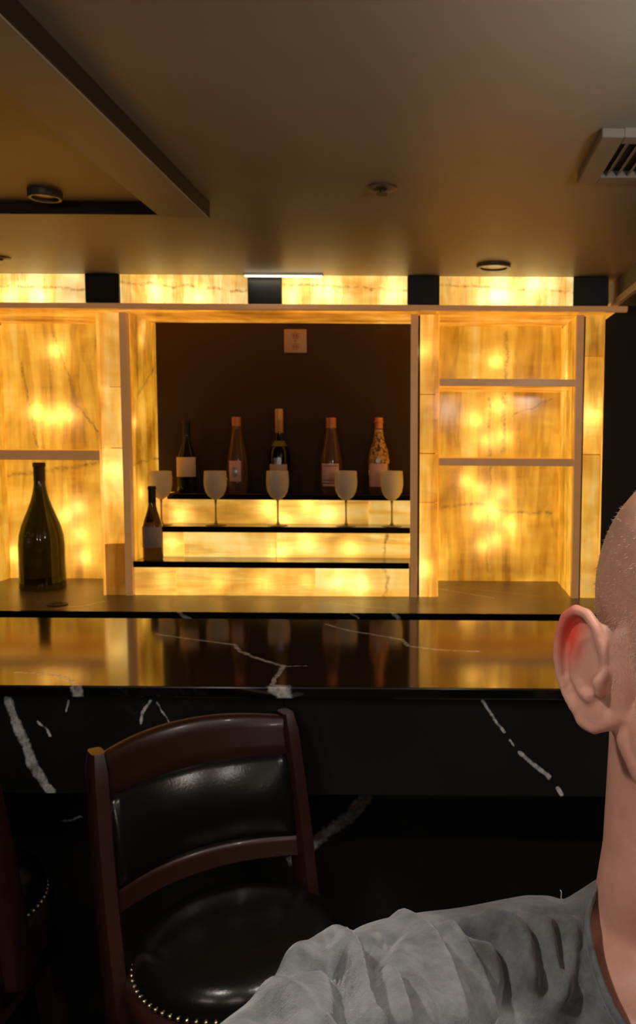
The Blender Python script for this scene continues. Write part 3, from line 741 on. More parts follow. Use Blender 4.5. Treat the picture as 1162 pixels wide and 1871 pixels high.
# ------------------------------------------------------------------ ceiling fittings
def can(name, label, cat, loc, R, mat_rim, mat_lens, drop):
    t = thing(name, label, cat, loc)
    MB().lathe([(R * 0.78, 0.0), (R, 0.0), (R, -drop * 0.75), (R * 0.94, -drop), (R * 0.78, -drop * 0.95), (R * 0.76, -drop * 0.5), (R * 0.78, 0.0)], 36).build('trim_ring', mat_rim, t, auto=40)
    MB().lathe([(0.0, -drop * 0.62), (R * 0.77, -drop * 0.55), (R * 0.77, -0.001), (0.0, -0.001)], 36).build('lens', mat_lens, t, auto=40)
    return t
can('ceiling_speaker', 'dark round fitting with pale rim on the raised ceiling tray', 'ceiling fitting', (DET1[0], DET1[1], HZ), 0.047, M['fixture'], M['off_lens'], 0.020)
sp = thing('sprinkler', 'dark sprinkler head with flat plate in the middle of the ceiling', 'sprinkler', (DET2[0], DET2[1], CEIL))
MB().lathe([(0.0, 0.0), (0.042, 0.0), (0.040, -0.004), (0.020, -0.009), (0.0, -0.009)], 28).build('escutcheon', M['fixture'], sp, auto=40)
MB().lathe([(0.006, -0.008), (0.006, -0.016), (0.016, -0.017), (0.016, -0.019), (0.0, -0.019)], 16).build('deflector', M['fixture'], sp, auto=40)
can('ceiling_downlight', 'round unlit downlight with dark rim just in front of the onyx header', 'downlight', (DET3[0], DET3[1], CEIL), 0.066, M['fixture'], M['off_lens'], 0.012)
sp2 = thing('sprinkler', 'small dark sprinkler at the left edge of the ceiling near the header', 'sprinkler', (DET4[0], DET4[1], CEIL))
MB().lathe([(0.0, 0.0), (0.036, 0.0), (0.034, -0.004), (0.016, -0.008), (0.0, -0.008)], 28).build('escutcheon', M['fixture'], sp2, auto=40)
MB().lathe([(0.006, -0.007), (0.006, -0.012), (0.013, -0.013), (0.0, -0.014)], 16).build('deflector', M['fixture'], sp2, auto=40)

ls = thing('led_strip_light', 'short bright strip light where ceiling meets the header, by the second black block', 'strip light', ((STRIP[0][0] + STRIP[1][0]) / 2, 3.405, CEIL - 0.014))
hl = (STRIP[1][0] - STRIP[0][0]) / 2
MB().box(-hl, hl, -0.008, 0.010, 0.004, 0.014, bevel=0.001).build('housing', M['white_trim'], ls)
MB().box(-hl + 0.004, hl - 0.004, -0.010, 0.008, 0.0, 0.0045, bevel=0.001).build('diffuser', M['led'], ls)
lamp('strip_lamp', 'AREA', (0, 0, -0.004), 0.15, (1.0, 0.86, 0.6), ls, shape='RECTANGLE', size=hl * 1.9, size_y=0.012)

vt = thing('air_vent', 'square ceiling air vent with long metal slats at the right edge', 'air vent', (0.55, 2.0, CEIL), room=True)
vx0, vx1, vy0, vy1, vz = 0.350, 0.75, 1.838, 2.16, CEIL - 0.020
fr = MB()
fr.box(vx0, vx0 + 0.05, vy0, vy1, vz, CEIL, bevel=0.002).box(vx1 - 0.05, vx1, vy0, vy1, vz, CEIL, bevel=0.002)
fr.box(vx0 + 0.05, vx1 - 0.05, vy0, vy0 + 0.04, vz, CEIL).box(vx0 + 0.05, vx1 - 0.05, vy1 - 0.05, vy1, vz, CEIL)
fr.build('frame', M['vent'], vt)
MB().box(vx0 + 0.05, vx1 - 0.05, vy0 + 0.04, vy1 - 0.05, CEIL - 0.003, CEIL).build('backing', M['vent_dark'], vt)
sx = vx0 + 0.062
while sx < vx1 - 0.06:
    s = MB().box(-0.0015, 0.0015, vy0 + 0.041, vy1 - 0.051, -0.013, 0.013)
    c, sn = math.cos(0.75), math.sin(0.75)
    s.v = [(sx + 0.009 + x * c + z * sn * 0.8, y, vz + 0.011 + (z * c - x * sn) * 0.75) for x, y, z in s.v]
    s.build('slat', M['vent'], vt)
    sx += 0.026

dl_names = ['lit downlight over the bald person', 'lit downlight over the bar stools']
for (x, y, wt), nm in zip(DOWNLIGHTS, dl_names):
    zc = HZ if (HX0 < x < HX1 and HY0 < y < HY1) else CEIL
    t = can('ceiling_downlight', nm, 'downlight', (x, y, zc), 0.055, M['white_trim'], M['lens'], 0.010)
    sl = lamp('downlight_lamp', 'SPOT', (0, 0, -0.016), wt, (1.0, 0.90, 0.80), t, shadow_soft_size=0.045, spot_size=math.radians(125), spot_blend=0.7)

pd_names = ['opal globe pendant lamp hanging far left behind the camera', 'opal globe pendant lamp hanging straight behind the camera', 'opal globe pendant lamp hanging right of the bald person']
for (x, y, wt), nm in zip(FILL_PENDANTS, pd_names):
    t = thing('pendant_lamp', nm, 'pendant lamp', (x, y, CEIL), group='globe pendants in the room')
    MB().lathe([(0.0, 0.0), (0.05, 0.0), (0.05, -0.012), (0.012, -0.025), (0.0, -0.025)], 28).build('canopy', M['fixture'], t, auto=40)
    MB().tube([(0, 0, -0.02), (0, 0, -0.20)], 0.003, 8).build('cord', M['slot'], t)
    MB().lathe([(0.012, -0.19), (0.024, -0.20), (0.028, -0.225), (0.0, -0.225)], 24).build('socket_cup', M['fixture'], t, auto=40)
    g = MB().sphere((0, 0, -0.315), 0.095, 4).build('globe', M['globe'], t, True)
    lamp('pendant_bulb', 'POINT', (0, 0, -0.315), wt, (1.0, 0.88, 0.76), t, shadow_soft_size=0.09)

for m_ in bpy.data.materials:
    m_.cycles.emission_sampling = 'NONE'

# ------------------------------------------------------------------ bar stools
def arc_bar(z0, z1, thick, half, bulge=0.055, lean=lambda z: 0.085 + 0.100 * (z - 0.60) / 0.45, n=18, pad=0.0, crest=0.0):
    """a curved horizontal member of the stool back between the stiles"""
    rings = []
    for i in range(n + 1):
        u = -1 + 2 * i / n
        x = u * half
        bz1 = z1 + crest * (1 - u * u)
        pts = []
        prof = [(-0.5, 0.0), (-0.5, 1.0), (-0.35, 1.0), (0.35, 1.0), (0.5, 0.96), (0.5, 0.04), (0.35, 0.0), (-0.35, 0.0)]
        prof = [(-0.5, 0.08), (-0.5 - pad, 0.3), (-0.5 - pad * 1.2, 0.5), (-0.5 - pad, 0.7), (-0.5, 0.92), (-0.3, 1.0), (0.3, 1.0), (0.5, 0.92), (0.5, 0.08), (0.3, 0.0), (-0.3, 0.0)]
        e = 1 - abs(u) ** 8 if pad else 1
        for a, bb in prof:
            z = z0 + (bz1 - z0) * bb
            aa = a if a > -0.5 else -0.5 + (a + 0.5) * e
            pts.append((x, lean(z) + bulge * (1 - u * u) + aa * thick, z))
        rings.append(pts)
    return MB().loft(rings)

def make_stool(label):
    t = thing('bar_stool', label, 'bar stool', (0, 0, 0), group='swivel stools along the bar')
    SZ, SR = 0.035, 0.95
    MB().lathe([(r * SR, z + SZ) for r, z in [(0.0, 0.640), (0.186, 0.640), (0.189, 0.652), (0.188, 0.668), (0.180, 0.685), (0.162, 0.698), (0.13, 0.706), (0.08, 0.711), (0.0, 0.713)]], 64).build('seat_cushion', M['leather'], t, smooth=True)
    MB().lathe([(r * SR, z + SZ) for r, z in [(0.15, 0.540), (0.188, 0.545), (0.198, 0.560), (0.191, 0.575), (0.199, 0.595), (0.203, 0.622), (0.197, 0.638), (0.180, 0.641)]], 64).build('seat_ring', M['wood'], t, smooth=True)
    nb = MB()
    for i in range(72):
        a = 2 * math.pi * i / 72
        nb.sphere((0.1895 * SR * math.cos(a), 0.1895 * SR * math.sin(a), 0.649 + SZ), 0.0046, 1)
    nt_ = nb.build('nailhead_trim', M['nail'], t, True); nt_['kind'] = 'stuff'
    MB().lathe([(0.0, 0.545), (0.10, 0.545), (0.10, 0.560), (0.06, 0.576), (0.0, 0.576)], 32).build('swivel_plate', M['fixture'], t, auto=40)
    MB().box(-0.145, 0.145, -0.145, 0.145, 0.49, 0.545, bevel=0.006, seg=2).build('leg_frame', M['wood'], t)
    for sx in (-1, 1):
        for sy in (-1, 1):
            rings = []
            for k in range(7):
                f = k / 6
                z = 0.53 * (1 - f)
                cx, cy = sx * (0.125 + 0.055 * f ** 1.4), sy * (0.125 + 0.055 * f ** 1.4)
                hw = 0.021 - 0.006 * f
                rings.append([(cx - hw, cy - hw, z), (cx + hw, cy - hw, z), (cx + hw, cy + hw, z), (cx - hw, cy + hw, z)])
            MB().loft(rings).build('leg', M['wood'], t)
    MB().tube([(0.212 * math.cos(a), 0.212 * math.sin(a), 0.22) for a in np.linspace(0, 2 * math.pi, 48, endpoint=False)], 0.011, 10, True).build('foot_ring', M['nail'], t, True)
    for sx in (-1, 1):
        rings = []
        for k in range(15):
            f = k / 14
            z = 0.590 + f * 0.446
            y = 0.083 + 0.103 * f
            x = sx * (0.186 + 0.004 * math.sin(f * math.pi))
            wd = 0.0165
            dp = 0.036 - 0.009 * f
            if k == 14: wd, dp = 0.012, 0.020
            ring = []
            for q in range(16):
                a = 2 * math.pi * (q + 0.5) / 16
                ca, sa = math.cos(a), math.sin(a)
                r = 1 / max(abs(ca), abs(sa)) ** 0.9
                ring.append((x + wd * ca * r, y + dp * sa * r, z))
            rings.append(ring)
        MB().loft(rings).build('stile', M['wood'], t, auto=50)
    arc_bar(0.955, 1.030, 0.026, 0.178, crest=0.012).build('top_rail', M['wood'], t, auto=50)
    arc_bar(0.800, 0.957, 0.030, 0.172, pad=0.45).build('back_pad', M['leather'], t, smooth=True)
    arc_bar(0.760, 0.802, 0.026, 0.178).build('lower_rail', M['wood'], t, auto=50)
    return t

def copy_tree(o, parent=None):
    c = o.copy(); COL.objects.link(c)
    if parent is not None: c.parent = parent
    for ch in list(o.children): copy_tree(ch, c)
    return c

s1 = make_stool('mahogany bar stool with black leather back, behind the outstretched grey sleeve')
s2 = copy_tree(s1)
s2['label'] = 'dark bar stool cut off by the left edge, mostly in shadow'
s1.location = (-0.348, 1.390, 0); s1.rotation_euler = (0, 0, math.radians(37))
s2.location = (-0.955, 1.53, 0); s2.rotation_euler = (0, 0, math.radians(180))

# ------------------------------------------------------------------ the person
def skin_mat():
    m, t = new_mat('skin')
    v = t.coords()
    n1 = t.noise(v, 28, 4, 0.6).outputs[0]
    n2 = t.noise(v, 260, 3, 0.6).outputs[0]
    col = t.ramp(n1, [(0.3, (0.58, 0.27, 0.195)), (0.7, (0.67, 0.355, 0.27))])
    # redder skin in the ear hollow, with light through the ear painted in
    d = t.vec('LENGTH', t.vec('MULTIPLY', t.vec('SUBTRACT', v, (0.086, 0.519, 1.470)).outputs[0], (1.5, 1.5, 0.75)).outputs[0]).outputs['Value']
    red = t.math('SUBTRACT', 1.0, t.math('DIVIDE', d, 0.022), clamp=True)
    col = t.mix(t.math('MULTIPLY', red, 1.25, clamp=True), col, (0.78, 0.085, 0.055, 1))
    # shaved scalp: greyer and speckled above and behind the ear
    sx = t.n('ShaderNodeSeparateXYZ', ins={0: v})
    up = t.math('ADD', t.math('SUBTRACT', sx.outputs[2], 1.452), t.math('MULTIPLY', t.math('SUBTRACT', n1, 0.5), 0.05))
    up = t.math('MULTIPLY', up, 40.0, clamp=True)
    back = t.math('MULTIPLY', t.math('SUBTRACT', sx.outputs[1], 0.455), 40.0, clamp=True)
    top = t.math('MULTIPLY', t.math('SUBTRACT', 1.555, sx.outputs[2]), 40.0, clamp=True)
    inner = t.math('MULTIPLY', t.math('SUBTRACT', sx.outputs[0], 0.097), 200.0, clamp=True)
    hm = t.math('MULTIPLY', t.math('MULTIPLY', up, back), t.math('MULTIPLY', top, inner))
    spk = t.math('MULTIPLY_ADD', n2, 2.4, -0.75, clamp=True)
    hm = t.math('MULTIPLY', hm, t.math('MULTIPLY_ADD', spk, 0.45, 0.2))
    col = t.mix(hm, col, (0.30, 0.20, 0.15, 1))
    b = t.n('ShaderNodeBsdfPrincipled', ins={'Roughness': 0.48, 'Subsurface Weight': 0.12, 'Subsurface Scale': 0.012, 'Specular IOR Level': 0.4})
    b.inputs['Subsurface Radius'].default_value = (1.0, 0.35, 0.2)
    t.put(b.inputs['Base Color'], col)
    bp = t.n('ShaderNodeBump', ins={'Strength': 0.18, 'Distance': 0.001})
    t.put(bp.inputs['Height'], t.noise(v, 420, 3, 0.6).outputs[0])
    t.put(b.inputs['Normal'], bp.outputs[0])
    t.out(b.outputs[0])
    return m

def cloth_mat():
    m, t = new_mat('grey_jersey')
    v = t.coords()
    n1 = t.noise(v, 55, 5, 0.7).outputs[0]
    n2 = t.noise(v, 900, 2, 0.7).outputs[0]
    col = t.ramp(n1, [(0.34, (0.062, 0.072, 0.082)), (0.66, (0.165, 0.178, 0.186))])
    col = t.mix(t.math('MULTIPLY', n2, 0.35), col, (0.24, 0.25, 0.25, 1))
    b = t.n('ShaderNodeBsdfPrincipled', ins={'Roughness': 0.95, 'Specular IOR Level': 0.1, 'Sheen Weight': 0.35, 'Sheen Roughness': 0.4})
    t.put(b.inputs['Base Color'], col)
    bp = t.n('ShaderNodeBump', ins={'Strength': 0.6, 'Distance': 0.0016})
    t.put(bp.inputs['Height'], t.math('ADD', t.math('MULTIPLY', t.noise(v, 1100, 2, 0.6).outputs[0], 0.5), t.noise(v, 140, 5, 0.6).outputs[0]))
    t.put(b.inputs['Normal'], bp.outputs[0])
    t.out(b.outputs[0])
    return m
M['skin'] = skin_mat(); M['shirt'] = cloth_mat()
M['denim'] = plain('dark_trousers', (0.018, 0.022, 0.035), 0.9, var=0.3, scale=60)
M['shoe'] = plain('black_shoe_leather', (0.012, 0.011, 0.010), 0.35)
M['eye_white'] = plain('eye_white', (0.75, 0.72, 0.68), 0.15, var=0.03)
M['iris'] = plain('iris', (0.06, 0.045, 0.03), 0.1)
M['stubble'] = plain('grey_stubble', (0.58, 0.53, 0.48), 0.6, var=0.3, scale=90)
M['lip'] = plain('lip', (0.42, 0.16, 0.13), 0.45)

PX, PY = 0.186, 0.545
person = thing('person', 'bald person in a grey shirt with one arm reaching towards the camera', 'person', (PX, PY + 0.03, 0.0), room=True)

def chain(mb, pts, step=0.35, sub=2):
    """tapered limbs through (x, y, z, radius) joints: balls and cones fused into one skin by the remesh"""
    nseg = 12 if sub < 3 else 28
    for p in pts:
        mb.sphere(p[:3], p[3], sub)
    for (a, b) in zip(pts[:-1], pts[1:]):
        mb.tube([a[:3], b[:3]], [a[3], b[3]], nseg)

def fuse(mb, name, voxel, smooth, mat, parent):
    o = mb.build(name, mat, parent, smooth=True, fix=False)
    md = o.modifiers.new('r', 'REMESH'); md.mode = 'VOXEL'; md.voxel_size = voxel; md.use_smooth_shade = True
    if smooth:
        ms = o.modifiers.new('s', 'SMOOTH'); ms.iterations = smooth; ms.factor = 0.5
    dg = bpy.context.evaluated_depsgraph_get()
    me = bpy.data.meshes.new_from_object(o.evaluated_get(dg))
    o.modifiers.clear()
    old = o.data
    o.data = me
    bpy.data.meshes.remove(old)
    if not me.materials: me.materials.append(mat)
    me.polygons.foreach_set('use_smooth', [True] * len(me.polygons))
    return o

def verts_np(o):
    a = np.empty(len(o.data.vertices) * 3, dtype=np.float64)
    o.data.vertices.foreach_get('co', a)
    return a.reshape(-1, 3)
def normals_np(o):
    a = np.empty(len(o.data.vertices) * 3, dtype=np.float32)
    o.data.vertices.foreach_get('normal', a)
    return a.reshape(-1, 3).astype(np.float64)
def set_verts(o, a):
    o.data.vertices.foreach_set('co', a.reshape(-1)); o.data.update()

SH_R = (-0.024, 0.515, 1.203)          # shoulder, elbow, wrist of the arm that holds the phone
EL_R = (-0.078, 0.205, 1.348)
WR_R = (-0.030, 0.030, 1.400)
SH_L = (0.375, 0.575, 1.185); EL_L = (0.432, 0.61, 0.94); WR_L = (0.42, 0.52, 0.72)

bd = MB()
HXc = 0.1875
bd.sphere((HXc, 0.548, 1.487), (0.0790, 0.100, 0.095), 4)            # skull
bd.sphere((HXc, 0.505, 1.470), (0.0700, 0.074, 0.083), 4)            # brow and temples
bd.sphere((HXc, 0.503, 1.438), (0.0630, 0.072, 0.082), 4)            # face
chain(bd, [(HXc - 0.066, 0.538, 1.428, 0.016), (HXc - 0.050, 0.486, 1.394, 0.020), (HXc - 0.020, 0.453, 1.377, 0.020), (HXc + 0.020, 0.453, 1.377, 0.020), (HXc + 0.050, 0.486, 1.394, 0.020), (HXc + 0.066, 0.538, 1.428, 0.016)], sub=3)
bd.sphere((HXc, 0.446, 1.379), (0.027, 0.020, 0.019), 3)             # chin
bd.sphere((HXc, 0.447, 1.410), (0.032, 0.018, 0.024), 3)             # muzzle
chain(bd, [(HXc, 0.436, 1.487, 0.009), (HXc, 0.425, 1.460, 0.0095), (HXc, 0.417, 1.441, 0.0115)], sub=3)   # nose
for s in (-1, 1):
    bd.sphere((HXc + s * 0.0105, 0.427, 1.4375), (0.0085, 0.011, 0.0075), 3)
    chain(bd, [(HXc + s * 0.010, 0.4375, 1.4885, 0.0085), (HXc + s * 0.033, 0.4415, 1.4925, 0.0085), (HXc + s * 0.052, 0.458, 1.485, 0.0085)])
    bd.sphere((HXc + s * 0.035, 0.463, 1.438), (0.028, 0.020, 0.027), 3)
    bd.sphere((HXc + s * 0.043, 0.495, 1.408), (0.027, 0.045, 0.036), 3)
    for dz, dy, rr in ((0.0064, -0.0030, 0.0042), (-0.0074, -0.0010, 0.0034)):   # eyelids
        chain(bd, [(HXc + s * (0.031 + u * 0.0135), 0.4440 + dy + 0.0065 * u * u + (0.003 if s * u > 0 else 0) * abs(u), 1.471 + dz * (1 - 0.75 * u * u), rr) for u in (-1, -0.5, 0, 0.5, 1)])
# neck and upper chest
chain(bd, [(HXc - 0.002, 0.560, 1.450, 0.064), (HXc - 0.002, 0.555, 1.38, 0.0645), (HXc - 0.002, 0.560, 1.30, 0.066), (HXc - 0.002, 0.575, 1.20, 0.075)], sub=3)
for s in (-1, 1):
    chain(bd, [(HXc + s * 0.040, 0.540, 1.43, 0.016), (HXc + s * 0.034, 0.520, 1.34, 0.018), (HXc + s * 0.020, 0.505, 1.235, 0.016)])   # neck tendons
    chain(bd, [(HXc + s * 0.014, 0.484, 1.215, 0.012), (HXc + s * 0.065, 0.492, 1.212, 0.010), (HXc + s * 0.13, 0.53, 1.195, 0.013)])   # collar bones
    chain(bd, [(HXc + s * 0.025, 0.58, 1.256, 0.036), (HXc + s * 0.062, 0.565, 1.225, 0.030), (HXc + s * 0.15, 0.55, 1.190, 0.035)], sub=3)    # trapezius
bd.sphere((HXc, 0.560, 1.150), (0.150, 0.088, 0.100), 4)
bd.sphere((HXc, 0.540, 1.215), (0.092, 0.064, 0.052), 4)
bd.sphere((HXc, 0.560, 1.06), (0.150, 0.098, 0.14), 4)
bd.sphere((HXc, 0.570, 0.90), (0.150, 0.100, 0.13), 4)
# arms
chain(bd, [(*SH_R, 0.046), (-0.044, 0.38, 1.272, 0.038), (*EL_R, 0.034), (-0.040, 0.12, 1.372, 0.036), (*WR_R, 0.025)], sub=3)
chain(bd, [(0.06, 0.555, 1.185, 0.048), (*SH_R, 0.046)], sub=3)
chain(bd, [(0.29, 0.56, 1.185, 0.055), (*SH_L, 0.052), (*EL_L, 0.038), (*WR_L, 0.025)], sub=3)
def hand(mb, wrist, fdir, pdir, side):
    """palm, four fingers of unequal length bent round an imagined edge, and a thumb off the palm's side"""
    w, f, n = Vector(wrist), Vector(fdir).normalized(), Vector(pdir).normalized()
    n = (n - f * n.dot(f)).normalized()
    s = f.cross(n) * side
    for k in range(4):
        off = s * (-0.024 + 0.016 * k)
        chain(mb, [(*(w + off * 0.45), 0.014), (*(w + f * 0.075 + off), 0.0125)], sub=2)
        L = (0.036, 0.041, 0.038, 0.030)[k]
        p0 = w + f * 0.080 + off
        p1 = p0 + (f * 0.75 + n * 0.65).normalized() * L
        p2 = p1 + (f * 0.05 + n).normalized() * L * 0.68
        p3 = p2 + (-f * 0.55 + n * 0.8).normalized() * L * 0.50
        chain(mb, [(*p0, 0.0092), (*p1, 0.0086), (*p2, 0.0080), (*p3, 0.0070)], sub=2)
    q0 = w + f * 0.020 - s * 0.022 + n * 0.006
    q1 = q0 + (f * 0.6 - s * 0.75 + n * 0.35).normalized() * 0.040
    q2 = q1 + (f * 0.75 + n * 0.6).normalized() * 0.030
    q3 = q2 + (f * 0.6 + n * 0.7 + s * 0.2).normalized() * 0.024
    chain(mb, [(*q0, 0.014), (*q1, 0.0105), (*q2, 0.0098), (*q3, 0.0080)], sub=2)
hand(bd, WR_R, (0.05, -0.75, 0.45), (0.1, 0.3, 0.8), 1)
hand(bd, WR_L, (-0.03, -0.12, -1.0), (-1.0, 0.1, 0.0), 1)

# ears: helix, antihelix, bowl, tragus and lobe
def ear(mb, side):
    A = Vector((HXc - side * 0.0815, 0.500, 1.4480))
    es = Vector((-side * 0.66, 0.75, 0)); en = Vector((-side * 0.75, -0.66, 0)); ez = Vector((0, 0, 1))
    rot = Matrix((es, ez, en)).transposed()
    P = lambda s, t_, h: A + es * s + ez * t_ + en * h
    def path(pts):
        chain(mb, [(*P(a, b_, c), r) for a, b_, c, r in pts], step=0.45, sub=2)
    path([(0.001, 0.003, 0.001, 0.0030), (0.003, 0.016, 0.003, 0.0034), (0.007, 0.028, 0.004, 0.0036), (0.014, 0.0355, 0.004, 0.0037), (0.023, 0.0365, 0.004, 0.0038), (0.031, 0.0305, 0.004, 0.0038),
          (0.0355, 0.019, 0.004, 0.0036), (0.037, 0.005, 0.004, 0.0034), (0.0355, -0.009, 0.003, 0.0032), (0.031, -0.020, 0.002, 0.0032), (0.024, -0.029, 0.001, 0.0036)])
    path([(0.012, 0.022, -0.001, 0.0030), (0.021, 0.016, 0.001, 0.0032), (0.025, 0.004, 0.002, 0.0034), (0.024, -0.008, 0.002, 0.0034), (0.018, -0.016, 0.002, 0.0034), (0.012, -0.018, 0.003, 0.0036)])
    path([(0.022, 0.026, -0.002, 0.0030), (0.025, 0.016, 0.000, 0.0030)])
    mb.sphere(P(0.0185, 0.004, -0.001), (0.0185, 0.0335, 0.0030), 3, rot)
    mb.sphere(P(0.006, 0.004, -0.004), (0.012, 0.026, 0.0045), 3, rot)
    mb.sphere(P(0.014, 0.0, -0.008), (0.014, 0.020, 0.006), 3, rot)
    mb.sphere(P(0.0145, -0.029, -0.001), (0.0135, 0.0135, 0.0044), 3, rot)
    path([(0.002, -0.033, -0.004, 0.0050), (0.010, -0.038, -0.001, 0.0046), (0.020, -0.035, 0.0, 0.004)])
    mb.sphere(P(-0.004, -0.004, -0.010), (0.012, 0.034, 0.010), 3, rot)
    path([(0.004, -0.034, -0.004, 0.006), (-0.006, -0.026, -0.010, 0.008)])
    path([(0.0, 0.001, 0.002, 0.0036), (0.003, -0.006, 0.005, 0.0042), (0.003, -0.013, 0.003, 0.0038)])
ear(bd, 1)
ear(bd, -1)
body_o = fuse(bd, 'body', 0.0019, 3, M['skin'], person)
bm = bmesh.new(); bm.from_mesh(body_o.data)           # soften face, jaw and neck; the ears keep their edges
soft = [q for q in bm.verts if q.co.z > 1.18 and abs(q.co.x - HXc) < 0.1 and not (q.co.z > 1.395 and (abs(q.co.x - HXc) > 0.0655 or q.co.y > 0.50))
        and not ((abs(abs(q.co.x - HXc) - 0.031) < 0.017 and abs(q.co.z - 1.471) < 0.012 and q.co.y < 0.46))]
for _ in range(16):
    bmesh.ops.smooth_vert(bm, verts=soft, factor=0.5, use_axis_x=True, use_axis_y=True, use_axis_z=True)
bm.to_mesh(body_o.data); bm.free()
for s in (-1, 1):
    e = MB().sphere((HXc + s * 0.031, 0.4490, 1.471), 0.0122, 3).build('eye', M['eye_white'], person, True)
    MB().sphere((HXc + s * 0.031, 0.4390, 1.471), (0.0056, 0.0028, 0.0056), 2).build('iris', M['iris'], e, True)
    br = MB()
    rs = random.Random(3 + s)
    for i in range(60):
        u = rs.random()
        c = Vector((HXc + s * (0.014 + 0.036 * u), 0.4300 + 0.017 * u * u, 1.4950 + 0.004 * math.sin(u * 3) + rs.uniform(-.003, .003)))
        d = Vector((s * 0.006, -0.001, 0.003 * (1 - u)))
        br.tube([c, c + d], [0.0006, 0.0002], 4)
    b_ = br.build('eyebrow', M['stubble'], person); b_['kind'] = 'stuff'
MB().tube([(HXc + 0.023 * u, 0.4285 + 0.010 * u * u, 1.4075 - 0.001 * (1 - abs(u))) for u in np.linspace(-1, 1, 9)], [0.0015, 0.003, 0.0038, 0.004, 0.0036, 0.004, 0.0038, 0.003, 0.0015], 8).build('lips', M['lip'], person, True)

# short grey stubble on the side of the head
bv, bn = verts_np(body_o), normals_np(body_o)
rng = np.random.default_rng(4)
sel = np.where((bv[:, 2] > 1.425) & (bv[:, 2] < 1.560) & (np.abs(bv[:, 0] - HXc) > 0.030) & (np.abs(bv[:, 0] - HXc) < 0.0790)
               & (bv[:, 1] > 0.455 + np.clip(bv[:, 2] - 1.49, 0, 1) * 0.35) & (bv[:, 1] < 0.64))[0]
dens = np.clip((bv[sel, 2] - 1.42) / 0.05, 0.15, 1) * np.clip((1.565 - bv[sel, 2]) / 0.05, 0, 1)
side = np.exp(-(((bv[sel, 2] - 1.462) / 0.026) ** 2 + ((bv[sel, 1] - 0.492) / 0.030) ** 2))
sel = sel[rng.random(len(sel)) < 0.10 * dens + 0.55 * side]
hb = MB()
for i in sel:
    c, nn = Vector(bv[i]), Vector(bn[i])
    d = (nn + Vector((rng.uniform(-.5, .5), rng.uniform(-.2, .6), rng.uniform(-.9, .1)))).normalized() * rng.uniform(0.0012, 0.0032)
    sd = d.cross(Vector((0.3, 0.2, 1))).normalized() * 0.00020
    up = sd.cross(d).normalized() * 0.00020
    o = len(hb.v)
    hb.v += [tuple(c + sd), tuple(c - sd), tuple(c + up), tuple(c + d)]
    hb.f += [(o, o + 1, o + 3), (o + 1, o + 2, o + 3), (o + 2, o, o + 3)]
st_o = hb.build('hair_stubble', M['stubble'], person, fix=False); st_o['kind'] = 'stuff'

# ---- shirt
sh = MB()
G = 0.013
chain(sh, [(0.075, 0.560, 1.190, 0.055 + G), (*SH_R, 0.052 + G), (-0.044, 0.38, 1.272, 0.047 + G), (*EL_R, 0.040 + G), (-0.040, 0.12, 1.372, 0.036 + G * 0.8), (-0.033, 0.055, 1.392, 0.030 + G * 0.6)], sub=3)
chain(sh, [(0.285, 0.565, 1.190, 0.055 + G), (*SH_L, 0.052 + G), (*EL_L, 0.040 + G), (0.416, 0.53, 0.755, 0.030 + G)], sub=3)
for s in (-1, 1):
    chain(sh, [(HXc + s * 0.040, 0.578, 1.226, 0.046), (HXc + s * 0.080, 0.562, 1.212, 0.044), (HXc + s * 0.135, 0.555, 1.198, 0.050), (HXc + s * 0.20, 0.535, 1.198, 0.060)], sub=3)
sh.sphere((HXc, 0.560, 1.150), (0.163, 0.104, 0.105), 4)
sh.sphere((HXc, 0.540, 1.205), (0.110, 0.082, 0.070), 4)
sh.lathe([(0.0, 0.0), (0.158, 0.0), (0.160, 0.10), (0.161, 0.25), (0.160, 0.36), (0.150, 0.42), (0.0, 0.42)], 48, (0, 0, 0))
k0 = len(sh.v) - 7 * 48
for i in range(k0, len(sh.v)):
    x, y, z = sh.v[i]
    sh.v[i] = (HXc + x * 1.03, 0.572 + y * 0.72, 0.77 + z)
shirt = fuse(sh, 'shirt', 0.0033, 4, M['shirt'], person)
V, N = verts_np(shirt), normals_np(shirt)

def seg_dist(P, pts):
    best = np.full(len(P), 9.0)
    for a, b_ in zip(pts[:-1], pts[1:]):
        a, b_ = np.array(a), np.array(b_)
        d = b_ - a
        h = np.clip(((P - a) @ d) / (d @ d), 0, 1)
        best = np.minimum(best, np.linalg.norm(P - a - h[:, None] * d, axis=1))
    return best
disp = np.zeros(len(V))
for pts, amp, sig in FOLDS:
    disp += amp * np.exp(-(seg_dist(V, pts) / sig) ** 2)
# soft creases elsewhere
disp += np.array([0.0022 * mnoise.noise(Vector((p[0] * 18 + 3, p[1] * 18, p[2] * 9))) for p in V])
V2 = V + N * disp[:, None]
# neck opening: cut away the cloth inside the collar
NC = np.array((HXc - 0.003, 0.530, 1.255))
up_ax = np.array((0.0, -0.40, 0.917)); up_ax /= np.linalg.norm(up_ax)
rel = V2 - NC
hgt = rel @ up_ax
rad = np.linalg.norm((rel - hgt[:, None] * up_ax) / np.array((1.0, 1.0, 1.0)), axis=1)
kill = (rad < 0.0790 + 0.010 * np.clip(-(rel[:, 1] + 0.01) / 0.05, 0, 1)) & (hgt > -0.055)
set_verts(shirt, V2)
bm = bmesh.new(); bm.from_mesh(shirt.data)
bm.verts.ensure_lookup_table()
bmesh.ops.delete(bm, geom=[bm.verts[i] for i in np.where(kill)[0]], context='VERTS')
# hem and cuffs are open too
bmesh.ops.delete(bm, geom=[q for q in bm.verts if q.co.z < 0.778 and q.co.x < 0.36], context='VERTS')
bm.to_mesh(shirt.data); bm.free()
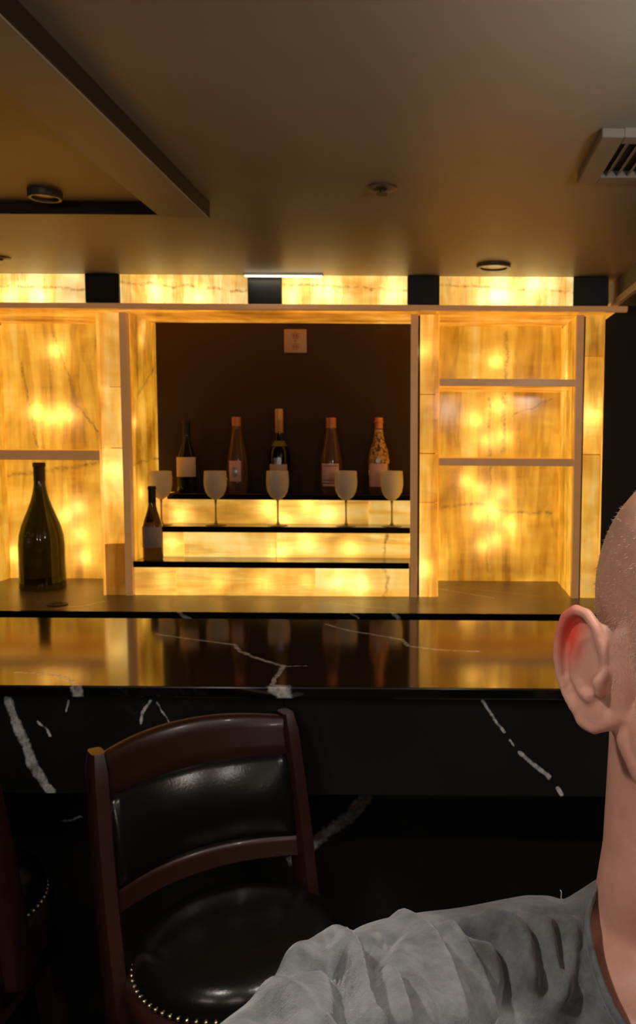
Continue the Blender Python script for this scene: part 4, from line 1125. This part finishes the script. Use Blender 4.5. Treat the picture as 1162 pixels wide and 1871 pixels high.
# ribbed collar along the cut
bm = bmesh.new(); bm.from_mesh(shirt.data)
edge_pts = [q.co.copy() for q in bm.verts if q.is_boundary and q.co.z > 1.15]
bm.free()
ue = np.cross(up_ax, (1, 0, 0)); ue /= np.linalg.norm(ue)
ang = sorted([(math.atan2(float((np.array(p) - NC) @ ue), float(p[0] - NC[0])), p) for p in edge_pts], key=lambda q: q[0])
loop = []
NB = 40
for k in range(NB):
    a0 = -math.pi + 2 * math.pi * (k + 0.5) / NB
    near = [p for a, p in ang if abs((a - a0 + math.pi) % (2 * math.pi) - math.pi) < 0.16]
    if near:
        c = Vector((0, 0, 0))
        for p in near: c += p
        loop.append(c / len(near))
loop = [(loop[i - 1] + loop[i] * 2 + loop[(i + 1) % len(loop)]) / 4 for i in range(len(loop))]
rings = []
for i, p in enumerate(loop):
    d = (loop[(i + 1) % len(loop)] - loop[i - 1]).normalized()
    out = (p - Vector(NC)); out -= Vector(up_ax) * out.dot(Vector(up_ax)); out.normalize()
    u = Vector(up_ax)
    rings.append([p + out * a + u * b_ for a, b_ in ((-0.001, -0.006), (0.0022, -0.005), (0.0024, 0.003), (0.0010, 0.008), (-0.0012, 0.008), (-0.0018, 0.0))])
rings.append(rings[0])
MB().loft([[tuple(q) for q in r] for r in rings], cap=False).build('collar', M['shirt'], shirt, smooth=True)

# two loose threads standing off the shoulder
for pts in ([(0.1233, 0.575, 1.2702), (0.1256, 0.575, 1.2752), (0.1247, 0.575, 1.2794), (0.1219, 0.575, 1.2806), (0.1207, 0.575, 1.2785)], [(0.094, 0.575, 1.255), (0.0919, 0.575, 1.2583), (0.0922, 0.575, 1.2625), (0.0914, 0.575, 1.2642)]):
    MB().tube(pts, 0.00035, 6).build('loose_thread', M['white_trim'], shirt, True)

# ---- trousers and shoes
tr = MB()
tr.sphere((HXc, 0.572, 0.80), (0.165, 0.112, 0.10), 4)
for s in (-1, 1):
    chain(tr, [(HXc + s * 0.080, 0.572, 0.76, 0.090), (HXc + s * 0.095, 0.565, 0.42, 0.064), (HXc + s * 0.100, 0.585, 0.10, 0.050)], sub=3)
fuse(tr, 'trousers', 0.006, 4, M['denim'], person)
for s in (-1, 1):
    so = MB()
    chain(so, [(HXc + s * 0.100, 0.600, 0.046, 0.044), (HXc + s * 0.105, 0.520, 0.042, 0.040), (HXc + s * 0.112, 0.445, 0.034, 0.034)], sub=3)
    chain(so, [(HXc + s * 0.100, 0.590, 0.085, 0.042), (HXc + s * 0.100, 0.595, 0.055, 0.043)], sub=3)
    so.v = [(x, y, max(z, 0.0)) for x, y, z in so.v]
    fuse(so, 'shoe', 0.005, 2, M['shoe'], person)

for o in bpy.data.objects:
    if '_room' in o: del o['_room']
